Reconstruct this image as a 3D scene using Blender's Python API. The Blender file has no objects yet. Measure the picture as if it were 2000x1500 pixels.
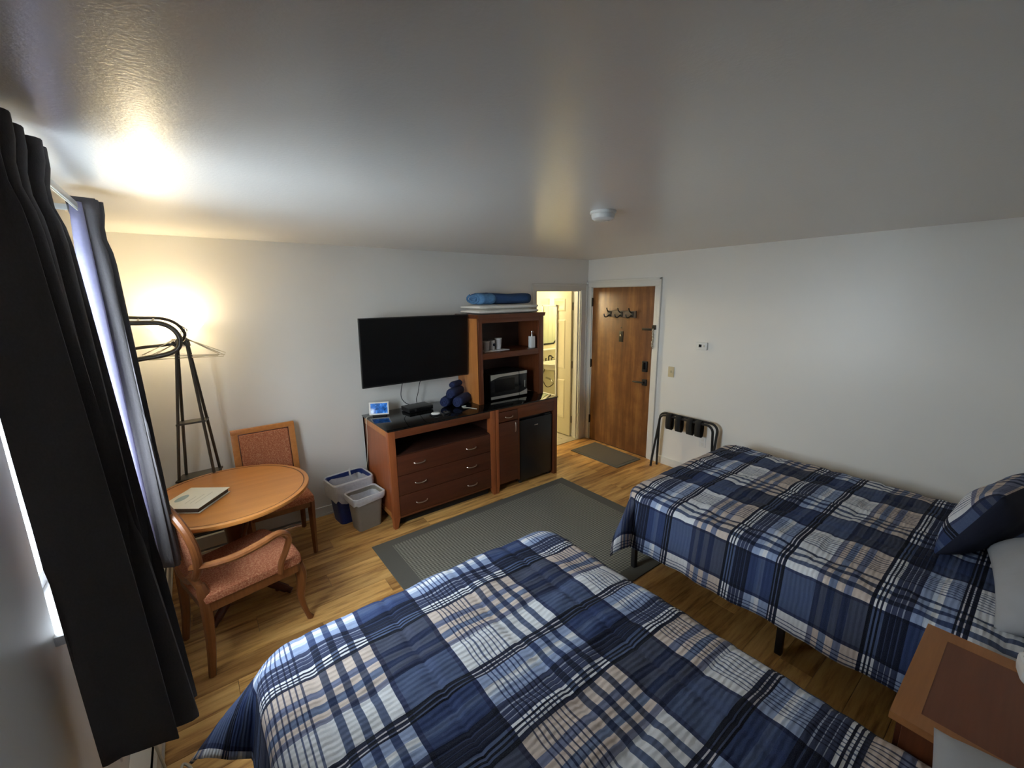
import bpy, bmesh, math, random
from mathutils import Vector, Matrix

random.seed(7)
sc = bpy.context.scene
col = sc.collection
PI = math.pi

# ---------------------------------------------------------------- camera
cd = bpy.data.cameras.new('camera')
cam = bpy.data.objects.new('camera', cd)
col.objects.link(cam)
cd.sensor_fit = 'HORIZONTAL'
cd.sensor_width = 36.0
cd.lens = 820.69 / 2000.0 * 36.0
cd.clip_start = 0.02
_r = Vector((0.79527689, -0.60611485, -0.01262809))
_u = Vector((0.13401436, 0.15544789, 0.97871145))
_f = Vector((0.59124853, 0.78003894, -0.20485221))
cam.matrix_world = Matrix(((_r.x, _u.x, -_f.x, -4.1883), (_r.y, _u.y, -_f.y, -3.8589), (_r.z, _u.z, -_f.z, 1.9413), (0, 0, 0, 1)))
sc.camera = cam

# ---------------------------------------------------------------- sky, exposure
SKY = 24.0
w = bpy.data.worlds.new('sky')
sc.world = w
w.use_nodes = True
bg = w.node_tree.nodes['Background']
bg.inputs[0].default_value = (0.84, 0.92, 1.0, 1)
bg.inputs[1].default_value = SKY
pl = bpy.data.lights.new('window_daylight', 'AREA')
pl.shape = 'RECTANGLE'; pl.size = 0.84; pl.size_y = 1.12
pl.cycles.is_portal = True
po = bpy.data.objects.new('window_daylight', pl)
po.location = (-4.70, -1.87, 1.60); po.rotation_euler = (PI / 2, 0, -PI / 2)
col.objects.link(po)
sc.view_settings.view_transform = 'Standard'
sc.view_settings.look = 'None'
sc.view_settings.gamma = 1.0
sc.view_settings.use_curve_mapping = False
sc.view_settings.exposure = 0.40
try:
    sc.cycles.use_denoising = True
    sc.cycles.max_bounces = 8
    sc.cycles.diffuse_bounces = 5
    sc.cycles.sample_clamp_indirect = 6.0
    sc.cycles.adaptive_threshold = 0.02
    sc.cycles.blur_glossy = 0.5
except Exception:
    pass


# ---------------------------------------------------------------- materials
def srgb(r, g, b):
    f = lambda c: ((c / 255 + 0.055) / 1.055) ** 2.4 if c > 10 else c / 255 / 12.92
    return (f(r), f(g), f(b))


class NT:
    """small helper around a node tree"""
    def __init__(s, name):
        s.m = bpy.data.materials.new(name); s.m.use_nodes = True
        s.t = s.m.node_tree; s.n = s.t.nodes; s.l = s.t.links
        s.p = s.n['Principled BSDF']; s.out = s.n['Material Output']
    def node(s, typ, **kw):
        n = s.n.new(typ)
        for k, v in kw.items():
            setattr(n, k, v)
        return n
    def link(s, a, b):
        s.l.new(a, b)
    def math(s, op, a, b=None, c=None):
        n = s.node('ShaderNodeMath', operation=op)
        for i, v in enumerate((a, b, c)):
            if v is None: continue
            if isinstance(v, (int, float)): n.inputs[i].default_value = v
            else: s.link(v, n.inputs[i])
        return n.outputs[0]
    def mix(s, fac, a, b, blend='MIX'):
        n = s.node('ShaderNodeMix', data_type='RGBA', blend_type=blend)
        for i, v in ((0, fac), (6, a), (7, b)):
            if isinstance(v, (int, float)): n.inputs[i].default_value = v
            elif isinstance(v, tuple): n.inputs[i].default_value = (*v[:3], 1)
            else: s.link(v, n.inputs[i])
        return n.outputs[2]
    def coord(s, which='Object', scale=(1, 1, 1), rand=False):
        tc = s.node('ShaderNodeTexCoord')
        o = tc.outputs[which]
        if rand:
            oi = s.node('ShaderNodeObjectInfo')
            v = s.node('ShaderNodeVectorMath', operation='SCALE')
            cmb = s.node('ShaderNodeCombineXYZ')
            cmb.inputs[0].default_value = 37; cmb.inputs[1].default_value = 91; cmb.inputs[2].default_value = 53
            s.link(cmb.outputs[0], v.inputs[0]); s.link(oi.outputs['Random'], v.inputs['Scale'])
            ad = s.node('ShaderNodeVectorMath', operation='ADD')
            s.link(o, ad.inputs[0]); s.link(v.outputs[0], ad.inputs[1]); o = ad.outputs[0]
        mp = s.node('ShaderNodeMapping')
        mp.inputs['Scale'].default_value = scale
        s.link(o, mp.inputs['Vector'])
        return mp.outputs[0]
    def noise(s, vec, scale=5, detail=4, rough=0.55):
        n = s.node('ShaderNodeTexNoise')
        n.inputs['Scale'].default_value = scale; n.inputs['Detail'].default_value = detail
        n.inputs['Roughness'].default_value = rough
        s.link(vec, n.inputs['Vector'])
        return n.outputs['Fac']
    def ramp(s, fac, stops, interp='LINEAR'):
        n = s.node('ShaderNodeValToRGB'); r = n.color_ramp; r.interpolation = interp
        while len(r.elements) < len(stops): r.elements.new(0.5)
        for e, (p, c) in zip(r.elements, stops):
            e.position = p; e.color = (*c[:3], 1)
        s.link(fac, n.inputs[0])
        return n.outputs[0]
    def bump(s, h, strength=0.2, dist=0.01):
        n = s.node('ShaderNodeBump'); n.inputs['Strength'].default_value = strength; n.inputs['Distance'].default_value = dist
        s.link(h, n.inputs['Height']); s.link(n.outputs[0], s.p.inputs['Normal'])
    def set(s, base=None, rough=None, metal=None, spec=None, **kw):
        if base is not None:
            if isinstance(base, tuple): s.p.inputs['Base Color'].default_value = (*base[:3], 1)
            else: s.link(base, s.p.inputs['Base Color'])
        if rough is not None: s.p.inputs['Roughness'].default_value = rough
        if metal is not None: s.p.inputs['Metallic'].default_value = metal
        if spec is not None: s.p.inputs['Specular IOR Level'].default_value = spec
        return s.m


MAT = {}


def plain(key, c, rough=0.5, metal=0.0, spec=0.5, var=0.08, scale=40, bump=0.0):
    t = NT(key)
    n = t.noise(t.coord(), scale, 3)
    t.set(t.mix(n, tuple(x * (1 - var) for x in c), tuple(min(1, x * (1 + var)) for x in c)), rough, metal, spec)
    if bump: t.bump(n, bump, 0.004)
    MAT[key] = t.m
    return t.m


def wood(key, dark, light, rough=0.35, axis='x', grain=1.0, rand=False, spec=0.5):
    t = NT(key)
    sc_ = {'x': (1.2, 16, 16), 'y': (16, 1.2, 16), 'z': (16, 16, 1.2)}[axis]
    v = t.coord('Object', tuple(a * grain for a in sc_), rand)
    n1 = t.noise(v, 2.2, 6, 0.62)
    n2 = t.noise(v, 9.0, 3, 0.5)
    f = t.math('ADD', t.math('MULTIPLY', n1, 0.75), t.math('MULTIPLY', n2, 0.25))
    c = t.ramp(f, [(0.32, dark), (0.52, tuple((a + b) / 2 for a, b in zip(dark, light))), (0.7, light)])
    t.set(c, rough, 0, spec)
    t.bump(n2, 0.05, 0.002)
    MAT[key] = t.m
    return t.m


def emit(key, c, strength):
    t = NT(key)
    t.p.inputs['Emission Color'].default_value = (*c, 1); t.p.inputs['Emission Strength'].default_value = strength
    n = t.noise(t.coord(), 8, 2)
    t.set(t.mix(n, tuple(x * .95 for x in c), c), 0.4)
    MAT[key] = t.m
    return t.m


# painted surfaces (semi-gloss paint over roller texture)
t = NT('wall_paint')
v = t.coord('Object')
n = t.noise(v, 170, 3, 0.6); n2 = t.noise(v, 1.3, 3)
t.set(t.mix(n2, (0.80, 0.785, 0.75), (0.84, 0.825, 0.79)), 0.34, 0, 0.45)
t.bump(n, 0.10, 0.004); MAT['wall'] = t.m
t = NT('ceiling_paint')
v = t.coord('Object')
n = t.noise(v, 95, 3, 0.6); n2 = t.noise(v, 1.1, 3)
t.set(t.mix(n2, (0.77, 0.755, 0.725), (0.81, 0.795, 0.765)), 0.26, 0, 0.65)
t.bump(n, 0.10, 0.006); MAT['ceiling'] = t.m
plain('trim', (0.74, 0.73, 0.69), 0.35, var=0.03)
plain('bath_paint', (0.80, 0.74, 0.55), 0.4, var=0.03)
plain('bath_door', (0.78, 0.70, 0.48), 0.35, var=0.03)
plain('white_plastic', (0.78, 0.78, 0.76), 0.35, var=0.03)
plain('vinyl', (0.75, 0.74, 0.76), 0.4, var=0.03)
plain('ivory_plastic', (0.62, 0.53, 0.34), 0.4, var=0.03)
plain('heater_enamel', (0.70, 0.67, 0.60), 0.4, var=0.06, scale=8)
plain('dark_gap', (0.012, 0.011, 0.01), 0.8)
plain('black_metal', (0.016, 0.016, 0.017), 0.42, 0.0, 0.5, 0.15)
plain('bronze_metal', (0.045, 0.036, 0.026), 0.38, 0.4, 0.5, 0.15)
plain('taupe_metal', (0.065, 0.056, 0.044), 0.35, 0.35, 0.5, 0.1)
plain('chrome', (0.75, 0.74, 0.72), 0.22, 1.0, var=0.03)
plain('satin_nickel', (0.62, 0.53, 0.46), 0.3, 1.0, var=0.05)
plain('steel', (0.55, 0.54, 0.51), 0.32, 0.9, var=0.06)
plain('black_plastic', (0.012, 0.012, 0.013), 0.4, var=0.15)
plain('black_gloss', (0.006, 0.006, 0.007), 0.16, spec=0.5, var=0.1)
plain('screen_black', (0.0035, 0.0035, 0.004), 0.34, spec=0.25, var=0.1)
plain('fridge_black', (0.008, 0.008, 0.009), 0.3, var=0.15, bump=0.05, scale=300)
plain('webbing', (0.008, 0.008, 0.009), 0.85, bump=0.2, scale=200)
plain('blue_bin', (0.010, 0.028, 0.16), 0.4)
plain('grey_bin', (0.27, 0.25, 0.22), 0.5)
plain('cord_white', (0.62, 0.58, 0.48), 0.45)
plain('navy_cloth', (0.010, 0.012, 0.030), 0.9, bump=0.2, scale=250)
plain('navy_towel', (0.016, 0.026, 0.085), 0.95, var=0.35, scale=160, bump=0.6)
plain('blue_fleece', (0.020, 0.062, 0.17), 0.95, var=0.3, scale=120, bump=0.5)
plain('blue_fleece_light', (0.075, 0.19, 0.36), 0.95, var=0.5, scale=45, bump=0.5)
plain('white_cotton', (0.84, 0.81, 0.75), 0.9, var=0.05, scale=60, bump=0.3)
plain('grey_cotton', (0.42, 0.43, 0.45), 0.9, var=0.10, scale=9, bump=0.9)
plain('porcelain', (0.80, 0.77, 0.68), 0.2, var=0.02)
plain('siding', (0.20, 0.27, 0.33), 0.6, var=0.04, scale=3)
plain('snow', (0.80, 0.83, 0.86), 0.8, var=0.05, scale=3)
plain('tile_beige', (0.55, 0.49, 0.36), 0.4, var=0.1, scale=12)
plain('shower_cloth', (0.62, 0.64, 0.50), 0.8, var=0.05)
plain('brown_cabinet', (0.05, 0.022, 0.012), 0.45)
plain('mattress_ticking', (0.35, 0.35, 0.36), 0.9)
plain('screen_bezel', (0.72, 0.72, 0.70), 0.4)
plain('paper', (0.78, 0.76, 0.66), 0.6, var=0.03)
plain('paper_edge', (0.10, 0.08, 0.06), 0.7)
plain('print_blue', (0.33, 0.43, 0.44), 0.6, var=0.2, scale=60)
plain('print_grey', (0.60, 0.59, 0.50), 0.6)
plain('cup_wrap', (0.55, 0.53, 0.54), 0.45, var=0.15, scale=60)
plain('hook_board', (0.135, 0.095, 0.065), 0.6, var=0.3, scale=14)
plain('hanger_wire', (0.62, 0.58, 0.46), 0.4, 0.3, var=0.05)
plain('rubber', (0.02, 0.02, 0.02), 0.7)

wood('cherry', (0.090, 0.024, 0.0085), (0.165, 0.047, 0.016), 0.34, 'z', 0.8)
wood('cherry_x', (0.090, 0.024, 0.0085), (0.165, 0.047, 0.016), 0.34, 'x', 0.8)
wood('cherry_lit_bright', (0.38, 0.135, 0.034), (0.55, 0.22, 0.060), 0.34, 'z', 0.8)  # brightest cherry copy: light on the left-hand sides put into the colour
wood('cherry_lit', (0.27, 0.072, 0.021), (0.37, 0.106, 0.032), 0.34, 'z', 0.8)  # same cherry, light on side panel and front legs put into the colour
wood('cherry_dark', (0.062, 0.015, 0.0055), (0.108, 0.027, 0.009), 0.4, 'x', 0.8)
wood('cherry_shaded', (0.030, 0.009, 0.005), (0.050, 0.015, 0.007), 0.5, 'x', 0.8)  # same cherry, shade inside the niche and hutch put into the colour
wood('table_wood', (0.46, 0.175, 0.040), (0.56, 0.225, 0.055), 0.30, 'x', 0.6)
wood('chair_wood_shaded', (0.155, 0.050, 0.0145), (0.25, 0.088, 0.026), 0.30, 'z', 1.0)  # wood tone darkened, shade around the armchair is in the colour
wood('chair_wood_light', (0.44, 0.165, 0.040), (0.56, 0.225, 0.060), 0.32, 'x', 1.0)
wood('stand_wood', (0.165, 0.052, 0.022), (0.20, 0.066, 0.028), 0.42, 'x', 1.0)
wood('stand_wood_light', (0.34, 0.135, 0.042), (0.42, 0.175, 0.058), 0.42, 'x', 1.0)

# entry door: stained veneer with vertical bands
t = NT('door_veneer')
v = t.coord('Object', (1, 7, 0.55))
b = t.noise(v, 1.6, 3, 0.5)
g = t.noise(t.coord('Object', (1, 60, 2.2)), 1.5, 6, 0.65)
st = t.noise(t.coord('Object', (1, 3, 2.2)), 2.5, 4, 0.6)
f = t.math('ADD', t.math('ADD', t.math('MULTIPLY', b, 0.5), t.math('MULTIPLY', g, 0.25)), t.math('MULTIPLY', st, 0.25))
c = t.ramp(f, [(0.36, (0.098, 0.036, 0.012)), (0.5, (0.18, 0.070, 0.021)), (0.62, (0.30, 0.135, 0.040))])
t.set(c, 0.38); t.bump(g, 0.06, 0.002); MAT['door'] = t.m

# floor planks: each one its own tone
t = NT('plank_vinyl')
oi = t.node('ShaderNodeObjectInfo')
v = t.coord('Object', (1.3, 13, 1), True)
n1 = t.noise(v, 1.7, 6, 0.6); n2 = t.noise(v, 7, 4, 0.6)
f = t.math('ADD', t.math('MULTIPLY', n1, 0.8), t.math('MULTIPLY', n2, 0.2))
c = t.ramp(f, [(0.30, (0.13, 0.050, 0.014)), (0.40, (0.38, 0.185, 0.053)), (0.50, (0.62, 0.345, 0.112)), (0.64, (0.76, 0.47, 0.175))])
tone = t.ramp(oi.outputs['Random'], [(0.0, (0.62, 0.55, 0.50)), (0.35, (0.92, 0.90, 0.86)), (0.7, (1.0, 1.0, 1.0)), (1.0, (1.14, 1.10, 1.0))])
t.set(t.mix(1.0, c, tone, 'MULTIPLY'), 0.36, 0, 0.4)
t.bump(n2, 0.05, 0.002); MAT['plank'] = t.m

# rug fields
t = NT('rug_weave')
tc = t.node('ShaderNodeTexCoord'); sp = t.node('ShaderNodeSeparateXYZ'); t.link(tc.outputs['Object'], sp.inputs[0])
sx = t.math('SINE', t.math('MULTIPLY', sp.outputs[0], 2 * PI / 0.024))
sy = t.math('SINE', t.math('MULTIPLY', sp.outputs[1], 2 * PI / 0.021))
h = t.math('MULTIPLY', t.math('ADD', t.math('MULTIPLY', sx, 0.5), t.math('MULTIPLY', sy, 0.5)), 0.5)
h = t.math('ADD', h, 0.5)
n = t.noise(t.coord(), 220, 3)
h2 = t.math('ADD', t.math('MULTIPLY', h, 0.8), t.math('MULTIPLY', n, 0.2))
t.set(t.ramp(h2, [(0.25, (0.095, 0.090, 0.072)), (0.75, (0.26, 0.25, 0.205))]), 0.95)
t.bump(h2, 0.7, 0.006); MAT['rug_weave'] = t.m
plain('rug_border', (0.105, 0.100, 0.085), 0.95, var=0.22, scale=260, bump=0.4)
plain('mat_fibre', (0.115, 0.098, 0.078), 0.95, var=0.25, scale=260, bump=0.5)

# upholstery
t = NT('rust_upholstery')
n = t.noise(t.coord(), 130, 3, 0.7)
t.set(t.ramp(n, [(0.40, (0.30, 0.085, 0.035)), (0.52, (0.43, 0.145, 0.068)), (0.62, (0.52, 0.25, 0.13))], 'LINEAR'), 0.9)
t.bump(n, 0.3, 0.003); MAT['rust'] = t.m

# curtains
t = NT('curtain_cloth')
n = t.noise(t.coord('Object', (1, 1, 0.6)), 260, 2)
t.set(t.mix(n, (0.078, 0.071, 0.075), (0.105, 0.097, 0.101)), 0.9, 0, 0.2)
t.bump(n, 0.2, 0.002); MAT['curtain'] = t.m
t = NT('curtain_lining')
n = t.noise(t.coord(), 90, 2)
c = t.mix(n, (0.50, 0.48, 0.66), (0.60, 0.58, 0.76))
t.set(c, 0.9, 0, 0.2)
tr = t.node('ShaderNodeBsdfTranslucent'); t.link(c, tr.inputs[0])
mx = t.node('ShaderNodeMixShader'); mx.inputs[0].default_value = 0.55
t.link(t.p.outputs[0], mx.inputs[1]); t.link(tr.outputs[0], mx.inputs[2]); t.link(mx.outputs[0], t.out.inputs[0])
MAT['lining'] = t.m

# bin liner film
t = NT('liner_film')
n = t.noise(t.coord(), 22, 4)
t.set(t.mix(n, (0.60, 0.62, 0.70), (0.86, 0.87, 0.90)), 0.3)
t.bump(n, 0.6, 0.02)
tp = t.node('ShaderNodeBsdfTransparent')
mx = t.node('ShaderNodeMixShader'); mx.inputs[0].default_value = 0.86
t.link(tp.outputs[0], mx.inputs[1]); t.link(t.p.outputs[0], mx.inputs[2]); t.link(mx.outputs[0], t.out.inputs[0])
MAT['liner'] = t.m

# window glass
t = NT('window_glass')
tp = t.node('ShaderNodeBsdfTransparent'); gl = t.node('ShaderNodeBsdfGlossy'); gl.inputs['Roughness'].default_value = 0.02
n = t.noise(t.coord(), 3, 2)
t.link(t.mix(n, (0.95, 0.98, 0.98), (0.98, 1.0, 1.0)), tp.inputs[0])
mx = t.node('ShaderNodeMixShader'); mx.inputs[0].default_value = 0.05
t.link(tp.outputs[0], mx.inputs[1]); t.link(gl.outputs[0], mx.inputs[2]); t.link(mx.outputs[0], t.out.inputs[0])
MAT['glass'] = t.m

# silvered mirror
t = NT('mirror_silver')
n = t.noise(t.coord(), 2, 2)
t.set(t.mix(n, (0.80, 0.82, 0.74), (0.84, 0.86, 0.78)), 0.015, 1.0); MAT['mirror'] = t.m

# opal lamp glass: lit from inside
t = NT('opal_glass')
n = t.noise(t.coord(), 6, 2)
c = t.mix(n, (0.90, 0.86, 0.74), (0.95, 0.91, 0.80))
t.set(c, 0.3)
t.p.inputs['Emission Color'].default_value = (1.0, 0.84, 0.56, 1); t.p.inputs['Emission Strength'].default_value = 5.5
tr = t.node('ShaderNodeBsdfTranslucent'); t.link(c, tr.inputs[0])
mx = t.node('ShaderNodeMixShader'); mx.inputs[0].default_value = 0.35
t.link(t.p.outputs[0], mx.inputs[1]); t.link(tr.outputs[0], mx.inputs[2]); t.link(mx.outputs[0], t.out.inputs[0])
MAT['opal'] = t.m
emit('bulb', (1.0, 0.84, 0.55), 8.0)
emit('bath_globe', (1.0, 0.82, 0.48), 9.0)

# polished black stone
t = NT('black_granite')
n = t.noise(t.coord(), 320, 2, 0.7)
t.set(t.ramp(n, [(0.55, (0.0035, 0.0035, 0.0035)), (0.75, (0.016, 0.015, 0.014))]), 0.07, 0, 0.55); MAT['granite'] = t.m

# lit display picture
t = NT('display_picture')
n = t.noise(t.coord('Object', (1, 1, 1)), 22, 6, 0.7)
c = t.ramp(n, [(0.35, (0.005, 0.02, 0.06)), (0.52, (0.015, 0.10, 0.38)), (0.68, (0.12, 0.38, 0.85))])
t.set(c, 0.15); t.link(c, t.p.inputs['Emission Color']); t.p.inputs['Emission Strength'].default_value = 0.55
MAT['display'] = t.m
emit('lcd', (0.30, 0.36, 0.33), 0.05)

# plaid comforter: warp and weft stripe sets multiplied
WHITE = (0.74, 0.75, 0.78); TAN = (0.60, 0.50, 0.44); NAVY = (0.014, 0.017, 0.042); SLATE = (0.125, 0.16, 0.265)
DEN = (0.092, 0.128, 0.235); BLU = (0.28, 0.35, 0.53); ONE = (1, 1, 1); DARK = (0.036, 0.046, 0.10)
PU, PV = 0.675, 0.65
warp = [(0.0, ONE)]
for k in range(8):
    s0 = 0.040 + 0.0195 * k
    warp += [(s0, (0.16, 0.19, 0.30)), (s0 + 0.0055, ONE)]
warp += [(0.238, SLATE), (0.266, ONE), (0.296, SLATE), (0.322, ONE), (0.358, SLATE), (0.384, ONE), (0.428, (0.045, 0.06, 0.14)),
         (0.448, DEN), (0.520, (0.088, 0.122, 0.235)), (0.60, DEN), (0.656, (0.045, 0.06, 0.14))]
weft = [(0.0, BLU), (0.048, WHITE), (0.068, (0.55, 0.62, 0.74)), (0.083, BLU), (0.120, DARK)]
for s0 in (0.142, 0.162, 0.182):
    weft += [(s0, (0.30, 0.33, 0.42)), (s0 + 0.003, DARK)]
for k in range(3):
    weft += [(0.203 + 0.016 * k, WHITE), (0.211 + 0.016 * k, NAVY)]
weft += [(0.257, TAN), (0.325, (0.16, 0.18, 0.28)), (0.355, TAN), (0.385, (0.15, 0.19, 0.30)), (0.415, TAN), (0.440, (0.20, 0.21, 0.30)), (0.463, WHITE),
         (0.602, NAVY), (0.618, (0.6, 0.58, 0.62)), (0.624, NAVY), (0.636, (0.6, 0.58, 0.62)), (0.642, NAVY)]


def plaid(key, pu=PU, pv=PV, su=1.0):
    t = NT(key)
    uv = t.node('ShaderNodeUVMap'); sp = t.node('ShaderNodeSeparateXYZ'); t.link(uv.outputs[0], sp.inputs[0])
    def frac(o, p):
        return t.math('FRACT', t.math('DIVIDE', o, p))
    a = t.ramp(frac(sp.outputs[0], pu), [(p / PU, c) for p, c in warp], 'CONSTANT')
    b = t.ramp(frac(sp.outputs[1], pv), [(p / PV, c) for p, c in weft], 'CONSTANT')
    c = t.mix(1.0, a, b, 'MULTIPLY')
    vm = t.node('ShaderNodeVectorMath', operation='MULTIPLY'); vm.inputs[1].default_value = (1, 1, 1)
    t.link(uv.outputs[0], vm.inputs[0])
    th = t.noise(vm.outputs[0], 420, 2, 0.7)
    c = t.mix(t.math('MULTIPLY', t.math('MAXIMUM', t.math('SUBTRACT', th, 0.42), 0.0), 0.35), c, (0.30, 0.34, 0.42))
    lo = t.noise(vm.outputs[0], 3.0, 3)
    t.set(c, 0.88, 0, 0.25)
    # seersucker puckers run across the strips
    sx = t.math('SINE', t.math('ADD', t.math('MULTIPLY', sp.outputs[1], 2 * PI / 0.021), t.math('MULTIPLY', lo, 14)))
    h = t.math('ADD', t.math('MULTIPLY', sx, 0.35), t.math('MULTIPLY', t.noise(vm.outputs[0], 38, 4), 1.2))
    t.bump(h, 0.35, 0.008)
    MAT[key] = t.m


plaid('plaid')


# ---------------------------------------------------------------- mesh helpers
def bmnew():
    return bmesh.new()


def box(bm, lo, hi, bev=0.0, seg=2, M=None, mi=0):
    b = bmesh.new()
    bmesh.ops.create_cube(b, size=1.0)
    c = [(lo[i] + hi[i]) / 2 for i in range(3)]; s = [abs(hi[i] - lo[i]) for i in range(3)]
    for v in b.verts:
        v.co = Vector((c[0] + v.co.x * s[0], c[1] + v.co.y * s[1], c[2] + v.co.z * s[2]))
    if bev > 0:
        bmesh.ops.bevel(b, geom=b.edges[:], offset=min(bev, min(s) * 0.49), segments=seg, affect='EDGES', profile=0.6)
    merge(bm, b, M, mi)


def merge(bm, b, M=None, mi=0):
    if M is not None: b.transform(M)
    vm = {v: bm.verts.new(v.co) for v in b.verts}
    for f in b.faces:
        try:
            nf = bm.faces.new([vm[v] for v in f.verts]); nf.material_index = mi if mi else f.material_index
        except ValueError:
            pass
    b.free()


def tube(bm, pts, r, n=10, closed=False, M=None, mi=0, flat=None):
    """sweep a circle (or ellipse: flat=(a,b)) along pts; r scalar or list"""
    b = bmesh.new()
    P = [Vector(p) for p in pts]; N = len(P)
    rr = r if isinstance(r, (list, tuple)) else [r] * N
    up = None; rings = []
    for i in range(N):
        if closed: d = P[(i + 1) % N] - P[i - 1]
        else: d = P[min(i + 1, N - 1)] - P[max(i - 1, 0)]
        d.normalize()
        if up is None:
            up = Vector((0, 0, 1)) if abs(d.z) < 0.9 else Vector((1, 0, 0))
        up = (up - d * up.dot(d))
        if up.length < 1e-6: up = d.orthogonal()
        up.normalize(); s = d.cross(up)
        fa, fb = flat if flat else (1, 1)
        rings.append([b.verts.new(P[i] + (s * math.cos(2 * PI * k / n) * fa + up * math.sin(2 * PI * k / n) * fb) * rr[i]) for k in range(n)])
    for i in range(N if closed else N - 1):
        A, B = rings[i], rings[(i + 1) % N]
        for k in range(n):
            b.faces.new((A[k], A[(k + 1) % n], B[(k + 1) % n], B[k]))
    if not closed:
        b.faces.new(rings[0][::-1]); b.faces.new(rings[-1])
    merge(bm, b, M, mi)


def lathe(bm, prof, c=(0, 0, 0), n=28, M=None, mi=0, sx=1, sy=1):
    b = bmesh.new(); rings = []
    for r, z in prof:
        if r < 1e-5: rings.append([b.verts.new((c[0], c[1], c[2] + z))])
        else: rings.append([b.verts.new((c[0] + r * math.cos(2 * PI * k / n) * sx, c[1] + r * math.sin(2 * PI * k / n) * sy, c[2] + z)) for k in range(n)])
    for A, B in zip(rings[:-1], rings[1:]):
        for k in range(n):
            k2 = (k + 1) % n
            if len(A) == 1 and len(B) == 1: continue
            if len(A) == 1: b.faces.new((A[0], B[k2], B[k]))
            elif len(B) == 1: b.faces.new((A[k], A[k2], B[0]))
            else: b.faces.new((A[k], A[k2], B[k2], B[k]))
    bmesh.ops.recalc_face_normals(b, faces=b.faces[:])
    merge(bm, b, M, mi)


def prism(bm, poly, d0, d1, axis='y', bev=0.0, M=None, mi=0):
    """extrude a 2D polygon along an axis; poly in the two other axes (in xyz order)"""
    b = bmesh.new()
    def P(p, d):
        return {'x': (d, p[0], p[1]), 'y': (p[0], d, p[1]), 'z': (p[0], p[1], d)}[axis]
    A = [b.verts.new(P(p, d0)) for p in poly]; B = [b.verts.new(P(p, d1)) for p in poly]
    n = len(poly)
    b.faces.new(A); b.faces.new(B[::-1])
    for i in range(n): b.faces.new((A[i], B[i], B[(i + 1) % n], A[(i + 1) % n]))
    bmesh.ops.recalc_face_normals(b, faces=b.faces[:])
    if bev: bmesh.ops.bevel(b, geom=b.edges[:], offset=bev, segments=2, affect='EDGES', profile=0.6)
    merge(bm, b, M, mi)


def spline(pts, k=8, closed=False):
    P = [Vector(p) for p in pts]; N = len(P); out = []
    for i in range(N if closed else N - 1):
        if closed: a, b, c, d = P[i - 1], P[i], P[(i + 1) % N], P[(i + 2) % N]
        else: a, b, c, d = P[max(i - 1, 0)], P[i], P[i + 1], P[min(i + 2, N - 1)]
        for j in range(k):
            s = j / k
            out.append(0.5 * ((2 * b) + (c - a) * s + (2 * a - 5 * b + 4 * c - d) * s * s + (3 * b - a - 3 * c + d) * s ** 3))
    if not closed: out.append(P[-1])
    return out


def base_of(o):
    v = Vector((0, 0, 0))
    while o is not None:
        v += o.location; o = o.parent
    return v


def obj(name, bm, mat, parent=None, world=False, smooth=35, mats=None):
    if world and parent is not None:
        bm.transform(Matrix.Translation(-base_of(parent)))
    bmesh.ops.recalc_face_normals(bm, faces=bm.faces[:]) if smooth != -1 else None
    me = bpy.data.meshes.new(name); bm.to_mesh(me); bm.free()
    for m in (mats or [mat]): me.materials.append(MAT[m])
    if smooth and smooth > 0:
        for p in me.polygons: p.use_smooth = True
        me.set_sharp_from_angle(angle=math.radians(smooth))
    o = bpy.data.objects.new(name, me); col.objects.link(o)
    if parent is not None: o.parent = parent
    return o


def tag(o, label, cat, group=None):
    o['label'] = label; o['category'] = cat
    if group: o['group'] = group
    return o


def thing(name, label, cat, loc=(0, 0, 0), rz=0.0, group=None):
    o = bpy.data.objects.new(name, None); col.objects.link(o)
    o.empty_display_size = 0.1
    o.location = loc; o.rotation_euler = (0, 0, rz)
    return tag(o, label, cat, group)


def struct(o):
    o['kind'] = 'structure'
    return o


def bx(name, lo, hi, mat, parent=None, bev=0.0, world=True, seg=2):
    b = bmnew(); box(b, lo, hi, bev, seg)
    return obj(name, b, mat, parent, world)


# ---------------------------------------------------------------- room shell
XW, YH, H = -4.60, -4.42, 2.38          # window wall, head wall, ceiling height
TH = 0.12
WY0, WY1, WZ0, WZ1 = -2.29, -1.45, 1.04, 2.16   # window opening
DY0, DY1, DH = -0.085, -1.010, 2.035            # entry door opening
BX0, BX1, BH = -0.893, -0.130, 2.005            # bathroom doorway

b = bmnew(); box(b, (XW - 0.14, YH - 0.1, -0.06), (0.12, 0.0, -0.008)); floor = struct(obj('floor', b, 'dark_gap', smooth=0))
# planks, each its own piece
PW, PL = 0.152, 1.22
lens = {}
def plank_mesh(L, W):
    key = (round(L, 3), round(W, 3))
    if key not in lens:
        b = bmnew(); box(b, (0, 0, -0.008), (L - 0.0014, W - 0.0014, 0.0), 0.0012, 1)
        me = bpy.data.meshes.new('plank'); b.to_mesh(me); b.free(); me.materials.append(MAT['plank'])
        lens[key] = me
    return lens[key]
y = 0.0; row = 0
while y > YH + 0.01:
    W = min(PW, y - YH)
    x = XW - (0.37 * row * PL % PL) - 0.0
    while x < -0.001:
        x0 = max(x, XW); x1 = min(x + PL, 0.0)
        if x1 - x0 > 0.02:
            o = bpy.data.objects.new('plank', plank_mesh(x1 - x0, W)); o.location = (x0, y - W, 0.0); o.parent = floor
            col.objects.link(o)
        x += PL
    y -= W; row += 1

b = bmnew(); box(b, (XW - 0.14, YH - 0.12, H), (0.12, 1.80, H + 0.1)); struct(obj('ceiling', b, 'ceiling', smooth=0))

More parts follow.
